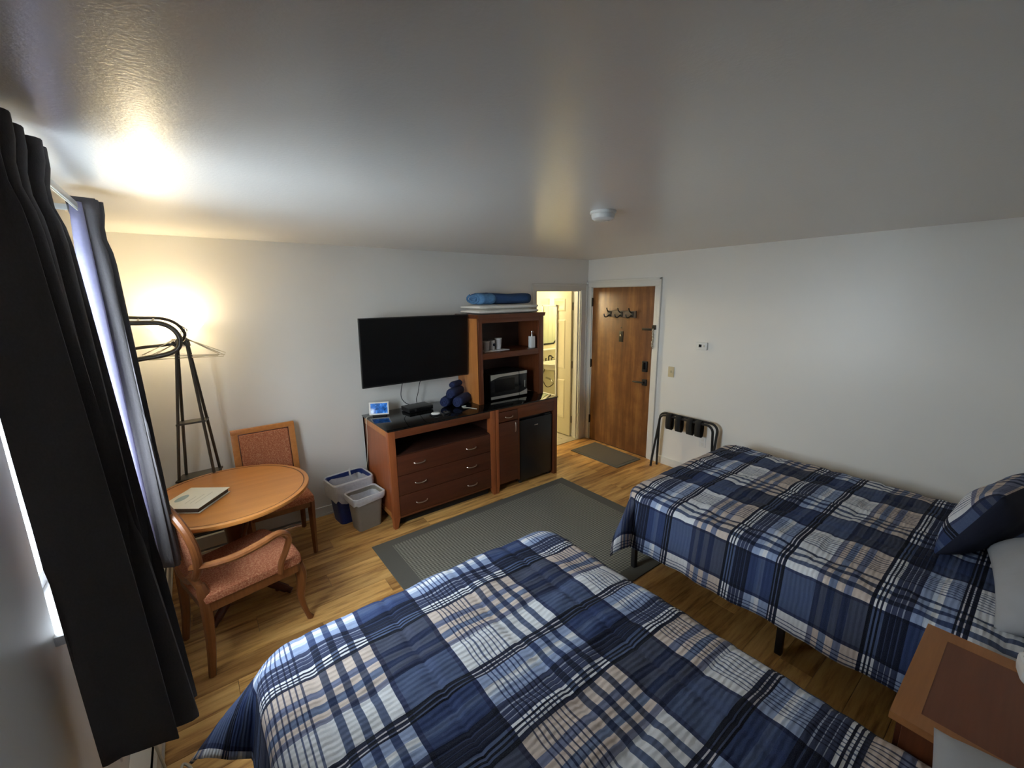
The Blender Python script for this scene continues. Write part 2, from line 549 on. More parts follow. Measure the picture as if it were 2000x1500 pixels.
b = bmnew()                                         # wall with the television and the bathroom doorway
box(b, (XW - 0.14, 0, 0), (BX0, TH, H)); box(b, (BX1, 0, 0), (0.0, TH, H)); box(b, (BX0, 0, BH), (BX1, TH, H))
struct(obj('wall_back', b, 'wall', smooth=0))
b = bmnew()                                         # wall with the entry door
box(b, (0, DY0, 0), (TH, 1.80, H)); box(b, (0, YH - 0.12, 0), (TH, DY1, H)); box(b, (0, DY1, DH), (TH, DY0, H))
struct(obj('wall_right', b, 'wall', smooth=0))
b = bmnew()                                         # window wall
box(b, (XW - 0.14, YH - 0.12, 0), (XW, WY0, H), 0.0); box(b, (XW - 0.14, WY1, 0), (XW, 0.0, H))
box(b, (XW - 0.14, WY0, 0), (XW, WY1, WZ0 - 0.03)); box(b, (XW - 0.14, WY0, WZ1), (XW, WY1, H))
struct(obj('wall_left', b, 'wall', smooth=0))
b = bmnew(); box(b, (XW, YH - 0.12, 0), (0, YH, H)); struct(obj('wall_front', b, 'wall', smooth=0))
# bathroom shell
b = bmnew(); box(b, (-2.25, 1.68, 0), (0.0, 1.80, H)); struct(obj('wall_bathroom_back', b, 'bath_paint', smooth=0))
b = bmnew(); box(b, (-2.25, TH, 0), (-2.13, 1.68, H)); struct(obj('wall_bathroom_side', b, 'bath_paint', smooth=0))
b = bmnew(); box(b, (-2.13, TH, -0.05), (0.0, 1.68, -0.006)); box(b, (BX0, 0.0, -0.05), (BX1, TH, -0.006)); fb = struct(obj('floor_bathroom', b, 'dark_gap', smooth=0))
tm = None
for i in range(7):
    for j in range(6):
        x0 = -2.13 + i * 0.305; y0 = TH + 0.002 + j * 0.26 if j < 6 else 0
        if tm is None:
            tb = bmnew(); box(tb, (0, 0, -0.006), (0.301, 0.256, 0.0), 0.0015, 1)
            tm = bpy.data.meshes.new('tile'); tb.to_mesh(tm); tb.free(); tm.materials.append(MAT['tile_beige'])
        o = bpy.data.objects.new('tile', tm); o.location = (x0, y0, 0); o.parent = fb; col.objects.link(o)
bx('threshold', (BX0, -0.012, -0.004), (BX1, TH, 0.006), 'tile_beige', fb, 0.003)

# baseboards
b = bmnew(); box(b, (-3.60, -0.014, 0), (-0.957, 0, 0.085), 0.003); box(b, (-3.60, -0.018, 0), (-0.957, 0, 0.02), 0.003)
struct(obj('baseboard_back', b, 'trim'))
b = bmnew(); box(b, (-0.014, YH, 0), (0, -1.097, 0.085), 0.003); struct(obj('baseboard_right', b, 'trim'))

# entry door casing, jamb
b = bmnew()
for (y0, y1) in ((0.0 - 0.004, DY0 + 0.006), (DY1 - 0.006, DY1 - 0.083)):
    box(b, (-0.018, y1, 0), (0, y0, DH + 0.006), 0.004)
box(b, (-0.018, DY1 - 0.083, DH + 0.006), (0, -0.004, DH + 0.088), 0.004)
for (y0, y1) in ((DY1 - 0.083, DY1 - 0.060), (-0.026, -0.004)):
    box(b, (-0.026, y0, 0), (-0.014, y1, DH + 0.088), 0.003)
box(b, (-0.026, DY1 - 0.083, DH + 0.066), (-0.014, -0.004, DH + 0.088), 0.003)
tr1 = struct(obj('trim_1', b, 'trim'))
b = bmnew()
box(b, (0, DY0 - 0.012, 0), (TH, DY0 + 0.001, DH)); box(b, (0, DY1 - 0.001, 0), (TH, DY1 + 0.012, DH)); box(b, (0, DY1, DH - 0.01), (TH, DY0, DH + 0.002))
obj('jamb', b, 'trim', tr1)

b = bmnew(); box(b, (-0.004, DY1, -0.03), (TH + 0.02, DY0, 0.009), 0.002); obj('threshold', b, 'bronze_metal', tr1)  # added strip, keeps outside light from leaking under the door

# entry door
door = bpy.data.objects.new('door_1', None); col.objects.link(door); struct(door); door.location = (0, (DY0 + DY1) / 2, 0)
door['label'] = 'brown stained flat wooden entry door with black keypad lock and lever'
bx('leaf', (-0.004, DY1 + 0.008, 0.008), (0.042, DY0 - 0.008, DH - 0.005), 'door', door, 0.002)
for z in (1.852, 1.059, 0.295):
    h = bx('hinge', (-0.017, DY0 - 0.016, z - 0.05), (-0.003, DY0 - 0.001, z + 0.05), 'bronze_metal', door, 0.002)
    b = bmnew(); tube(b, [(-0.020, DY0 - 0.009, z - 0.055), (-0.020, DY0 - 0.009, z + 0.055)], 0.008, 10); obj('hinge_pin', b, 'bronze_metal', h, True)
o = bx('keypad_lock', (-0.034, -0.968, 1.050), (-0.003, -0.902, 1.178), 'black_plastic', door, 0.008)
bx('keypad', (-0.038, -0.955, 1.085), (-0.033, -0.915, 1.165), 'black_gloss', o, 0.003)
o = bx('lever_plate', (-0.026, -0.968, 0.885), (-0.003, -0.906, 0.962), 'black_plastic', door, 0.008)
b = bmnew(); tube(b, [(-0.02, -0.937, 0.925), (-0.055, -0.937, 0.925)], 0.012, 12); tube(b, spline([(-0.055, -0.945, 0.925), (-0.057, -0.90, 0.926), (-0.054, -0.80, 0.923)], 5), [0.011] * 9 + [0.009] * 2, 10)
obj('lever', b, 'black_plastic', o, True)
# viewer plate with knocker
b = bmnew(); box(b, (-0.010, -0.595, 1.375), (-0.003, -0.535, 1.505), 0.003); o = obj('viewer_plate', b, 'bronze_metal', door, True)
b = bmnew(); lathe(b, [(0, 0.012), (0.011, 0.010), (0.014, 0)], n=16, M=Matrix.Translation((-0.010, -0.565, 1.455)) @ Matrix.Rotation(-PI / 2, 4, 'Y')); obj('peephole', b, 'satin_nickel', o, True)
b = bmnew(); lathe(b, [(0, 0.004), (0.007, 0.003), (0.009, 0)], n=12, M=Matrix.Translation((-0.003, -0.560, 1.548)) @ Matrix.Rotation(-PI / 2, 4, 'Y')); obj('door_viewer', b, 'bronze_metal', door, True)
# chain lock
ch = thing('door_chain', 'dark metal door chain lock hanging beside the wooden entry door', 'door chain', (0, -1.02, 1.35))
b = bmnew(); box(b, (-0.016, -0.985, 1.535), (-0.004, -0.865, 1.560), 0.003); obj('slide_track', b, 'bronze_metal', ch, True)
b = bmnew(); box(b, (-0.036, -1.055, 1.55), (-0.018, -1.010, 1.60), 0.003); obj('chain_anchor', b, 'bronze_metal', ch, True)
lk = None
for k in range(11):
    zc = 1.548 - 0.020 * k
    b = bmnew()
    ring = [(0.009 * math.cos(a), 0, 0.015 * math.sin(a)) for a in [2 * PI * i / 10 for i in range(10)]]
    tube(b, ring, 0.0036, 6, True, Matrix.Translation((-0.030, -1.027 + 0.004 * math.sin(k), zc)) @ Matrix.Rotation(PI / 2 * (k % 2) + 0.3, 4, 'Z'))
    obj('chain_link', b, 'steel', ch, True)

# hook rail on the door
hk = thing('coat_hook_rail', 'weathered grey board with three black double hooks on entry door', 'hook rail', (-0.004, -0.56, 1.70))
bx('board', (-0.022, -0.775, 1.672), (-0.005, -0.345, 1.752), 'hook_board', hk, 0.003)
for yy in (-0.385, -0.555, -0.715):
    b = bmnew()
    box(b, (-0.030, yy - 0.030, 1.680), (-0.022, yy + 0.006, 1.742), 0.004)
    tube(b, spline([(-0.028, yy, 1.70), (-0.060, yy + 0.01, 1.675), (-0.085, yy + 0.022, 1.680), (-0.092, yy + 0.030, 1.712)], 6), 0.0075, 8)
    tube(b, spline([(-0.028, yy, 1.73), (-0.055, yy + 0.006, 1.75), (-0.066, yy + 0.010, 1.785)], 6), 0.007, 8)
    obj('hook', b, 'black_metal', hk, True)

# bathroom doorway casing and six-panel leaf
b = bmnew()
box(b, (-0.955, -0.016, 0), (BX0 + 0.004, 0, BH + 0.004), 0.004); box(b, (BX1 - 0.004, -0.016, 0), (-0.030, 0, BH + 0.004), 0.004)
box(b, (-0.955, -0.016, BH - 0.004), (-0.030, 0, BH + 0.078), 0.004)
box(b, (-0.955, -0.024, 0), (-0.937, -0.01, BH + 0.078), 0.003); box(b, (-0.05, -0.024, 0), (-0.030, -0.01, BH + 0.078), 0.003); box(b, (-0.955, -0.024, BH + 0.058), (-0.030, -0.01, BH + 0.078), 0.003)
tr2 = struct(obj('trim_2', b, 'trim'))
b = bmnew(); box(b, (BX0 - 0.002, 0, 0), (BX0 + 0.014, TH, BH)); box(b, (BX1 - 0.014, 0, 0), (BX1 + 0.002, TH, BH)); box(b, (BX0, 0, BH - 0.014), (BX1, TH, BH + 0.002))
box(b, (BX1 - 0.026, 0.030, 0), (BX1 - 0.012, 0.070, BH)); obj('jamb', b, 'trim', tr2)
d2 = bpy.data.objects.new('door_2', None); col.objects.link(d2); struct(d2); d2.location = (-0.15, 0.5, 0)
d2['label'] = 'cream six panel bathroom door standing open into the bathroom'
LX0, LX1, LY0, LY1 = -0.168, -0.133, 0.132, 0.890
b = bmnew(); box(b, (LX0, LY0, 0.012), (LX1, LY1, 2.0), 0.002); obj('leaf', b, 'bath_door', d2, True)
wd = LY1 - LY0
for (z0, z1) in ((0.24, 0.80), (0.95, 1.62), (1.73, 1.90)):
    for (a0, a1) in ((0.14, 0.44), (0.56, 0.86)):
        b = bmnew()
        ya, yb = LY0 + a0 * wd, LY0 + a1 * wd
        prof = [(0, 0.0), (0.012, 0.006), (0.03, 0.0065), (0.05, 0.001)]
        for (i0, h0), (i1, h1) in zip(prof[:-1], prof[1:]):
            A = [(ya + i0, z0 + i0), (yb - i0, z0 + i0), (yb - i0, z1 - i0), (ya + i0, z1 - i0)]
            B = [(ya + i1, z0 + i1), (yb - i1, z0 + i1), (yb - i1, z1 - i1), (ya + i1, z1 - i1)]
            for k in range(4):
                k2 = (k + 1) % 4
                b.faces.new([b.verts.new((LX0 - h, p[0], p[1])) for p, h in ((A[k], h0), (A[k2], h0), (B[k2], h1), (B[k], h1))])
        b.faces.new([b.verts.new((LX0 - 0.001, p[0], p[1])) for p in B])
        bmesh.ops.remove_doubles(b, verts=b.verts[:], dist=1e-5)
        obj('door_panel', b, 'bath_door', d2, True, 20)
for z in (1.80, 1.02, 0.25):
    bx('hinge', (-0.146, 0.116, z - 0.05), (-0.128, 0.134, z + 0.05), 'bronze_metal', d2, 0.002)
dm = thing('door_mirror', 'narrow full length mirror with white frame on the open bathroom door', 'mirror', (-0.18, 0.53, 0.55))
b = bmnew()
for lo, hi in (((-0.192, 0.385, 0.53), (-0.176, 0.408, 1.815)), ((-0.192, 0.667, 0.53), (-0.176, 0.69, 1.815)), ((-0.192, 0.385, 0.53), (-0.176, 0.69, 0.555)), ((-0.192, 0.385, 1.79), (-0.176, 0.69, 1.815))):
    box(b, lo, hi, 0.003)
obj('frame', b, 'trim', dm, True)
bx('glass', (-0.185, 0.405, 0.55), (-0.178, 0.67, 1.793), 'mirror', dm)

# window: frame, sash, panes, sill
win = bpy.data.objects.new('window_1', None); col.objects.link(win); struct(win); win.location = (XW, (WY0 + WY1) / 2, WZ0)
win['label'] = 'white vinyl sliding window between the dark curtains'
fr = bmnew(); XG = XW - 0.105
for lo, hi in (((XG - 0.03, WY0, WZ0), (XG + 0.03, WY0 + 0.045, WZ1)), ((XG - 0.03, WY1 - 0.045, WZ0), (XG + 0.03, WY1, WZ1)),
               ((XG - 0.03, WY0, WZ0), (XG + 0.03, WY1, WZ0 + 0.05)), ((XG - 0.03, WY0, WZ1 - 0.045), (XG + 0.03, WY1, WZ1)),
               ((XG - 0.02, -1.89, WZ0), (XG + 0.025, -1.85, WZ1))):
    box(fr, lo, hi, 0.004)
obj('window_frame', fr, 'vinyl', win, True)
for (y0, y1, dx) in ((WY0 + 0.04, -1.885, 0.008), (-1.855, WY1 - 0.04, -0.008)):
    bx('pane', (XG + dx - 0.002, y0, WZ0 + 0.045), (XG + dx + 0.002, y1, WZ1 - 0.04), 'glass', win)
bx('window_sill', (XW - 0.10, WY0 - 0.02, WZ0 - 0.03), (XW + 0.045, WY1 + 0.02, WZ0), 'vinyl', win, 0.005)

# ---------------------------------------------------------------- curtains
def curtain(name, label, y0, y1, yb0, yb1, zt, zb, top, bot, folds, lining=None, phase=0.0):
    """top/bot = (x back, x front); zig-zag stack of folds between y0 and y1"""
    root = thing(name, label, 'curtain', ((top[0] + top[1]) / 2, (y0 + y1) / 2, zb))
    NS, NZ = folds * 16, 34
    b = bmnew(); G = []
    for j in range(NZ + 1):
        tt = j / NZ; z = zt + (zb - zt) * tt
        e = tt ** 1.1
        pinch = 1.0 - 0.30 * math.exp(-((tt - 0.075) / 0.035) ** 2) * (1 - 0.0)
        row = []
        for i in range(NS + 1):
            s = i / NS
            xb = top[0] + (bot[0] - top[0]) * e; xf = top[1] + (bot[1] - top[1]) * e
            ph = 2 * PI * folds * s + phase
            cw = math.sin(ph); cw = math.copysign(abs(cw) ** 0.75, cw)
            amp = (0.5 + 0.08 * math.sin(7.3 * s + 2.0 * tt)) * pinch
            x = (xb + xf) / 2 + (xf - xb) * amp * cw
            yy = (y0 + (y1 - y0) * s) * (1 - e) + (yb0 + (yb1 - yb0) * s) * e + 0.012 * math.sin(2 * ph + 3 * tt) + 0.010 * math.sin(5 * s + 4 * tt)
            row.append(b.verts.new((x, yy, z + 0.008 * math.sin(9 * s) * tt)))
        G.append(row)
    for j in range(NZ):
        for i in range(NS):
            b.faces.new((G[j][i], G[j][i + 1], G[j + 1][i + 1], G[j + 1][i]))
    o = obj('drape', b, 'curtain', root, True, 60)
    md = o.modifiers.new('thick', 'SOLIDIFY'); md.thickness = 0.004
    # hem band
    b = bmnew(); G = []
    return root

c1 = curtain('window_curtain', 'near black pleated curtain closest to the beds, bunched at the window', -2.16, -2.50, -2.29, -2.44, 2.335, 0.665, (-4.533, -4.425), (-4.536, -4.345), 4, phase=0.6)
c2 = curtain('window_curtain', 'near black pleated curtain with pale lilac lining beside the coat rack', -1.395, -1.475, -1.345, -1.405, 2.335, 0.670, (-4.500, -4.405), (-4.485, -4.385), 2, phase=0.6)
b = bmnew(); G = []                                            # turned-back lining along the leading edge
for j in range(25):
    tt = j / 24; z = 2.315 + (0.70 - 2.315) * tt
    xr = -4.455 + 0.008 * tt; xl = -4.492 - 0.024 * math.sin(PI * min(1, tt * 1.6)) * (1 - 0.5 * tt) + 0.012 * tt
    row = []
    for i in range(9):
        s = i / 8
        row.append(b.verts.new((xl + (xr - xl) * s, -1.492 + 0.075 * tt - 0.012 * math.sin(PI * s), z)))
    G.append(row)
for j in range(24):
    for i in range(8): b.faces.new((G[j][i], G[j][i + 1], G[j + 1][i + 1], G[j + 1][i]))
o = obj('lining', b, 'lining', c2, True, 60); md = o.modifiers.new('thick', 'SOLIDIFY'); md.thickness = 0.002

rod = thing('curtain_rod', 'thin white traverse curtain rod returning to the window wall', 'curtain rod', (-4.47, -2.0, 2.29))
b = bmnew(); box(b, (-4.476, -2.75, 2.290), (-4.466, -1.43, 2.312), 0.002); obj('rail', b, 'white_plastic', rod, True)
b = bmnew(); box(b, (-4.60, -1.440, 2.290), (-4.466, -1.430, 2.312), 0.002); obj('bracket', b, 'white_plastic', rod, True)
b = bmnew(); box(b, (-4.60, -2.75, 2.290), (-4.466, -2.74, 2.312), 0.002); obj('bracket', b, 'white_plastic', rod, True)
b = bmnew(); tube(b, [(-4.470, -2.72, 2.284), (-4.470, -1.45, 2.284)], 0.0025, 6); obj('cord', b, 'cord_white', rod, True)

# ---------------------------------------------------------------- baseboard heaters
def heater(name, label, x0, x1, y0, y1, face):
    r = thing(name, label, 'heater', ((x0 + x1) / 2, (y0 + y1) / 2, 0))
    # section: depth 0.072 from wall, along axis
    def section(poly, nm, mat):
        b = bmnew()
        if face == 'y':   # runs along x, on wall y=0
            prism(b, [(-d, z) for d, z in poly], x0, x1, 'x')
        else:
            prism(b, [(XW + d, z) for d, z in poly], y0, y1, 'y')
        obj(nm, b, mat, r, True)
    section([(0.002, 0.02), (0.012, 0.02), (0.012, 0.195), (0.062, 0.180), (0.064, 0.188), (0.010, 0.205), (0.002, 0.205)], 'back_plate', 'heater_enamel')
    section([(0.060, 0.050), (0.072, 0.050), (0.076, 0.150), (0.066, 0.160), (0.064, 0.150)], 'front_cover', 'heater_enamel')
    section([(0.012, 0.022), (0.074, 0.012), (0.078, 0.018), (0.078, 0.034), (0.012, 0.03)], 'bottom_rail', 'heater_enamel')
    section([(0.014, 0.06), (0.055, 0.06), (0.055, 0.14), (0.014, 0.14)], 'fins', 'dark_gap')
    for k, e in enumerate((0, 1)):
        if face == 'y':
            xx = x0 if e == 0 else x1 - 0.03
            bx('end_cap', (xx, -0.080, 0.008), (xx + 0.03, -0.002, 0.208), 'heater_enamel', r, 0.004)
        else:
            yy = y0 if e == 0 else y1 - 0.03
            bx('end_cap', (XW + 0.002, yy, 0.008), (XW + 0.080, yy + 0.03, 0.208), 'heater_enamel', r, 0.004)
    return r
heater('baseboard_heater', 'long cream baseboard heater under the round table by the television wall', -4.50, -3.615, 0, 0, 'y')
heater('baseboard_heater', 'long cream baseboard heater beneath the window behind the dark curtains', 0, 0, -2.75, -0.09, 'x')

# plug and cord at the lower left
pc = thing('power_cord', 'white power plug and looped cord hanging by the window heater', 'power cord', (-4.55, -1.98, 0.2))
bx('outlet_plate', (XW, -2.02, 0.30), (XW + 0.006, -1.95, 0.415), 'white_plastic', pc, 0.002)
b = bmnew(); box(b, (XW + 0.006, -2.005, 0.335), (XW + 0.05, -1.965, 0.385), 0.01); obj('plug', b, 'cord_white', pc, True)
b = bmnew(); tube(b, spline([(XW + 0.045, -1.985, 0.355), (XW + 0.085, -1.99, 0.30), (XW + 0.10, -1.985, 0.18), (XW + 0.105, -1.975, 0.09), (XW + 0.13, -1.95, 0.05), (-4.455, -1.90, 0.04), (-4.43, -1.93, 0.016), (-4.44, -2.02, 0.010), (-4.50, -2.10, 0.010)], 8), 0.0055, 8); obj('cord', b, 'cord_white', pc, True)
b = bmnew(); box(b, (XW + 0.09, -2.03, 0.004), (XW + 0.155, -1.955, 0.034), 0.008); obj('cord_junction', b, 'cord_white', pc, True)

# ---------------------------------------------------------------- wall lamp
SX_, SZ_ = -4.265, 1.682
lamp = thing('wall_lamp', 'lit opal glass bowl wall lamp glowing behind the coat rack', 'wall light', (SX_, 0.0, SZ_))
b = bmnew(); lathe(b, [(0.010, 0.0), (0.060, 0.014), (0.112, 0.044), (0.150, 0.086), (0.156, 0.094), (0.149, 0.090), (0.107, 0.050), (0.056, 0.020), (0.008, 0.007)], (0, -0.175, 0), n=40)
o = obj('lamp_shade', b, 'opal', lamp, smooth=60)
b = bmnew(); box(b, (-0.04, -0.014, -0.06), (0.04, -0.001, 0.03), 0.004); tube(b, spline([(0, -0.01, -0.02), (0, -0.09, -0.035), (0, -0.17, -0.02), (0, -0.175, 0.012)], 6), 0.009, 10); obj('wall_arm', b, 'satin_nickel', lamp)
b = bmnew(); lathe(b, [(0, 0.020), (0.014, 0.022), (0.016, 0.036), (0.024, 0.052), (0.020, 0.068), (0, 0.074)], (0, -0.175, 0), n=16); obj('bulb', b, 'bulb', lamp)
ld = bpy.data.lights.new('wall_lamp_light', 'POINT'); ld.energy = 3.2; ld.color = (1.0, 0.82, 0.54); ld.shadow_soft_size = 0.05
lo_ = bpy.data.objects.new('wall_lamp_light', ld); lo_.location = (0, -0.175, 0.125); lo_.parent = lamp; col.objects.link(lo_)

# ---------------------------------------------------------------- coat rack with hangers
rack = thing('coat_rack', 'taupe metal A-frame coat rack with looped arms behind the table', 'coat rack', (-4.30, -0.33, 0))
def ext(p, q, z):
    k = (p[2] - z) / (p[2] - q[2]); return (p[0] + (q[0] - p[0]) * k, p[1] + (q[1] - p[1]) * k, z)
legs = [((-4.278, -0.445, 1.62), (-4.388, -0.355, 0.735)), ((-4.218, -0.445, 1.62), (-4.190, -0.345, 0.735)), ((-4.272, -0.405, 1.62), (-4.348, -0.265, 0.735)), ((-4.212, -0.405, 1.62), (-4.152, -0.255, 0.735))]
for p, q in legs:
    ft = ext(p, q, 0.006)
    top = Vector(p); dirn = (top - Vector(q)).normalized()
    arc = spline([ft, q, p, tuple(top + dirn * 0.03 + Vector((0.004, -0.004, 0.0))), tuple(top + Vector((-0.020, -0.012, 0.062)))], 8)
    b = bmnew(); tube(b, arc, 0.0095, 10); lathe(b, [(0, 0), (0.014, 0), (0.014, 0.02), (0, 0.02)], (ft[0], ft[1], 0.0), 10)
    obj('leg', b, 'taupe_metal', rack, True)
for z, g in ((0.735, 0.02), (1.135, 0.012), (0.30, 0.02)):
    Q = [Vector(ext(p, q, z)) for p, q in legs]
    c = sum(Q, Vector()) / 4
    poly = [(v.x + math.copysign(g, v.x - c.x), v.y + math.copysign(g, v.y - c.y)) for v in (Q[0], Q[1], Q[3], Q[2])]
    b = bmnew(); prism(b, poly, z - 0.006, z + 0.006, 'z'); obj('shelf', b, 'taupe_metal', rack, True)
def hairpin(y, pts):
    return [(x, y, z) for x, z in pts]
near = spline(hairpin(-0.50, [(-4.53, 1.812), (-4.43, 1.812), (-4.335, 1.806), (-4.275, 1.768), (-4.250, 1.705), (-4.268, 1.645), (-4.33, 1.614), (-4.43, 1.600), (-4.53, 1.590), (-4.575, 1.640), (-4.585, 1.705), (-4.572, 1.775)]), 8, True)
far = spline(hairpin(-0.405, [(-4.53, 1.842), (-4.42, 1.838), (-4.32, 1.830), (-4.255, 1.795), (-4.222, 1.735), (-4.240, 1.690), (-4.30, 1.668), (-4.42, 1.660), (-4.53, 1.652), (-4.572, 1.690), (-4.582, 1.745), (-4.57, 1.805)]), 8, True)
b = bmnew(); tube(b, near, 0.0145, 12, True); obj('loop_arm', b, 'taupe_metal', rack, True)
b = bmnew(); tube(b, far, 0.0095, 12, True); obj('loop_arm', b, 'taupe_metal', rack, True)
for xx in (-4.56, -4.250):
    b = bmnew(); tube(b, [(xx, -0.50, 1.66 if xx > -4.4 else 1.63), (xx, -0.405, 1.69)], 0.007, 8); obj('cross_bar', b, 'taupe_metal', rack, True)
for xx in (-4.50, -4.43, -4.36):
    b = bmnew(); tube(b, spline([(xx, -0.415, 1.832), (xx - 0.02, -0.425, 1.812), (xx - 0.045, -0.43, 1.806), (xx - 0.055, -0.43, 1.815)], 5), 0.006, 8); obj('hanger_notch', b, 'white_plastic', rack, True)
def wire_hanger():
    pts = [(-0.20, 0, -0.175), (0.20, 0, -0.175), (0.205, 0, -0.165), (0.02, 0, -0.062), (0, 0, -0.052), (-0.02, 0, -0.062), (-0.205, 0, -0.165)]
    b = bmnew(); tube(b, pts, 0.0024, 6, True)
    tube(b, [(0, 0, -0.055), (0.002, 0, -0.030), (0.0, 0, -0.012)] + [(0.0 + 0.018 * math.cos(a), 0, 0.0 + 0.018 * math.sin(a)) for a in [-1.2 + 0.4 * i for i in range(11)]], 0.0024, 6)
    return b
wl = ['front wire hanger dangling from the coat rack loop', 'second wire hanger on coat rack loop, turned a little from the front one', 'third wire hanger on coat rack loop, tilted towards the wall', 'rearmost wire hanger on coat rack loop, closest to the lamp']
for k, (rz, ry, dx, dz) in enumerate(((0.10, 0.05, 0.006, -0.004), (-0.12, -0.02, 0.002, 0.0), (0.30, 0.10, -0.006, 0.010), (-0.32, 0.03, -0.014, 0.016))):
    o = obj('wire_hanger', wire_hanger(), 'hanger_wire'); tag(o, wl[k], 'hanger', 'wire hangers on the coat rack')
    o.location = (-4.228 + dx, -0.405, 1.752 + dz); o.rotation_euler = (0, ry, rz)

# ---------------------------------------------------------------- round table, binder
TX, TY, TR, TZ = -4.128, -0.785, 0.458, 0.742
tb = thing('round_table', 'round orange wood pedestal table beside the window', 'table', (TX, TY, 0))
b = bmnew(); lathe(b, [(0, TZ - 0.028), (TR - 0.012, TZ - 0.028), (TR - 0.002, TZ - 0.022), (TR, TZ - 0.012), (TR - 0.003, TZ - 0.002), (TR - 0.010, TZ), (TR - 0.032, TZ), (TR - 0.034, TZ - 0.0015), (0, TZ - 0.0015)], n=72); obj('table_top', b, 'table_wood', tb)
b = bmnew(); lathe(b, [(TR - 0.035, TZ - 0.0008), (TR - 0.030, TZ + 0.0004), (TR - 0.028, TZ + 0.0004)], n=72); obj('inlay_line', b, 'cherry_dark', tb)
b = bmnew(); lathe(b, [(0.0, 0.0), (0.09, 0.06), (0.085, 0.10), (0.06, 0.16), (0.05, 0.35), (0.065, 0.55), (0.11, 0.66), (0.17, 0.70), (0.20, TZ - 0.028), (0, TZ - 0.028)], n=24); obj('pedestal', b, 'chair_wood_shaded', tb)
for k in range(4):
    a = 0.25 + k * PI / 2 - 0.9
    M = Matrix.Rotation(a, 4, 'Z')
    b = bmnew(); tube(b, spline([(0.04, 0, 0.13), (0.14, 0, 0.10), (0.25, 0, 0.05), (0.31, 0, 0.022)], 6), [0.035] * 10 + [0.030] * 5 + [0.022] * 4, 10, M=M, flat=(0.75, 1)); obj('foot', b, 'cherry_dark', tb)

bd = thing('binder', 'white ring binder with blue oval print lying on round table', 'binder', (-4.31, -0.80, TZ))
Bc = [Vector((-4.438, -0.700)), Vector((-4.338, -0.600)), Vector((-4.131, -0.795)), Vector((-4.289, -1.005))]
ux = (Bc[2] - Bc[1]).normalized(); uy = (Bc[2] - Bc[3]).normalized()
O = Bc[3]; wdt = 0.245; hgt = 0.275
ang = math.atan2(uy.y, uy.x)
Mb = Matrix.Translation((O.x, O.y, TZ + 0.001)) @ Matrix.Rotation(ang, 4, 'Z')
# local: x along the near-right edge, y to the left
b = bmnew(); box(b, (0, 0, 0), (hgt, wdt, 0.003), 0.001, M=Mb); obj('back_cover', b, 'paper', bd, True)
b = bmnew(); box(b, (0, 0, 0.028), (hgt, wdt, 0.031), 0.001, M=Mb); fc = obj('front_cover', b, 'paper', bd, True)
b = bmnew(); box(b, (0, wdt - 0.004, 0.001), (hgt, wdt, 0.030), 0.001, M=Mb); obj('spine', b, 'paper', bd, True)
b = bmnew(); box(b, (0.006, 0.010, 0.003), (hgt - 0.006, wdt - 0.006, 0.0275), M=Mb); obj('pages', b, 'paper_edge', bd, True)
b = bmnew(); lathe(b, [(0.05, 0), (0, 0)], n=24, M=Mb @ Matrix.Translation((0.125, 0.19, 0.0315)), sx=1, sy=0.5); obj('cover_print', b, 'print_blue', fc, True)
for k in range(3):
    b = bmnew(); box(b, (0.06, 0.06 + 0.03 * k, 0.0312), (0.21 - 0.03 * k, 0.066 + 0.03 * k, 0.0315), M=Mb); obj('cover_print', b, 'print_grey', fc, True)

# ---------------------------------------------------------------- chairs (local: x forward, y left)
def cushion(bm, poly, z0, z1, puff, inset=0.02, M=None):
    """padded seat: polygon outline, rounded top"""
    n = len(poly); c = Vector((sum(p[0] for p in poly) / n, sum(p[1] for p in poly) / n))
    b = bmesh.new(); rings = []
    for sc_, z in ((1.0, z0), (1.0, z1 - puff * 0.7), (0.985, z1 - puff * 0.35), (0.94, z1 - puff * 0.10), (0.80, z1), (0.45, z1 + puff * 0.25)):
        rings.append([b.verts.new((c.x + (p[0] - c.x) * sc_, c.y + (p[1] - c.y) * sc_, z)) for p in poly])
    for A, B in zip(rings[:-1], rings[1:]):
        for k in range(n): b.faces.new((A[k], A[(k + 1) % n], B[(k + 1) % n], B[k]))
    b.faces.new(rings[-1]); b.faces.new(rings[0][::-1])
    merge(bm, b, M)

def rounded(poly, r=0.03, k=4):
    out = []
    n = len(poly)
    for i in range(n):
        p0, p1, p2 = Vector(poly[i - 1]), Vector(poly[i]), Vector(poly[(i + 1) % n])
        a = p1 + (p0 - p1).normalized() * r; c = p1 + (p2 - p1).normalized() * r
        for j in range(k + 1):
            s = j / k; out.append(tuple((1 - s) ** 2 * a + 2 * s * (1 - s) * p1 + s * s * c))
    return out

# side chair against the television wall
ca = thing('dining_chair', 'square-backed orange wood chair with rust upholstery against the wall', 'chair', (-3.832, -0.125, 0), -PI / 2)
hw = 0.222
for s in (-1, 1):
    b = bmnew(); tube(b, [(-0.02, s * (hw - 0.02), 0.0), (0.01, s * (hw - 0.018), 0.25), (0.012, s * (hw - 0.018), 0.46)], [0.017, 0.021, 0.022], 4); obj('leg', b, 'chair_wood_shaded', ca)
    b = bmnew(); tube(b, [(0.445, s * (hw - 0.030), 0.0), (0.432, s * (hw - 0.022), 0.43)], [0.016, 0.027], 4); obj('leg', b, 'chair_wood_shaded', ca)
b = bmnew(); box(b, (0.0, -hw + 0.02, 0.385), (0.45, hw - 0.02, 0.435), 0.006); obj('seat_frame', b, 'chair_wood_shaded', ca)
b = bmnew(); cushion(b, rounded([(-0.005, -hw + 0.012), (0.465, -hw - 0.005), (0.465, hw + 0.005), (-0.005, hw - 0.012)], 0.04), 0.432, 0.482, 0.03); obj('seat', b, 'rust', ca)
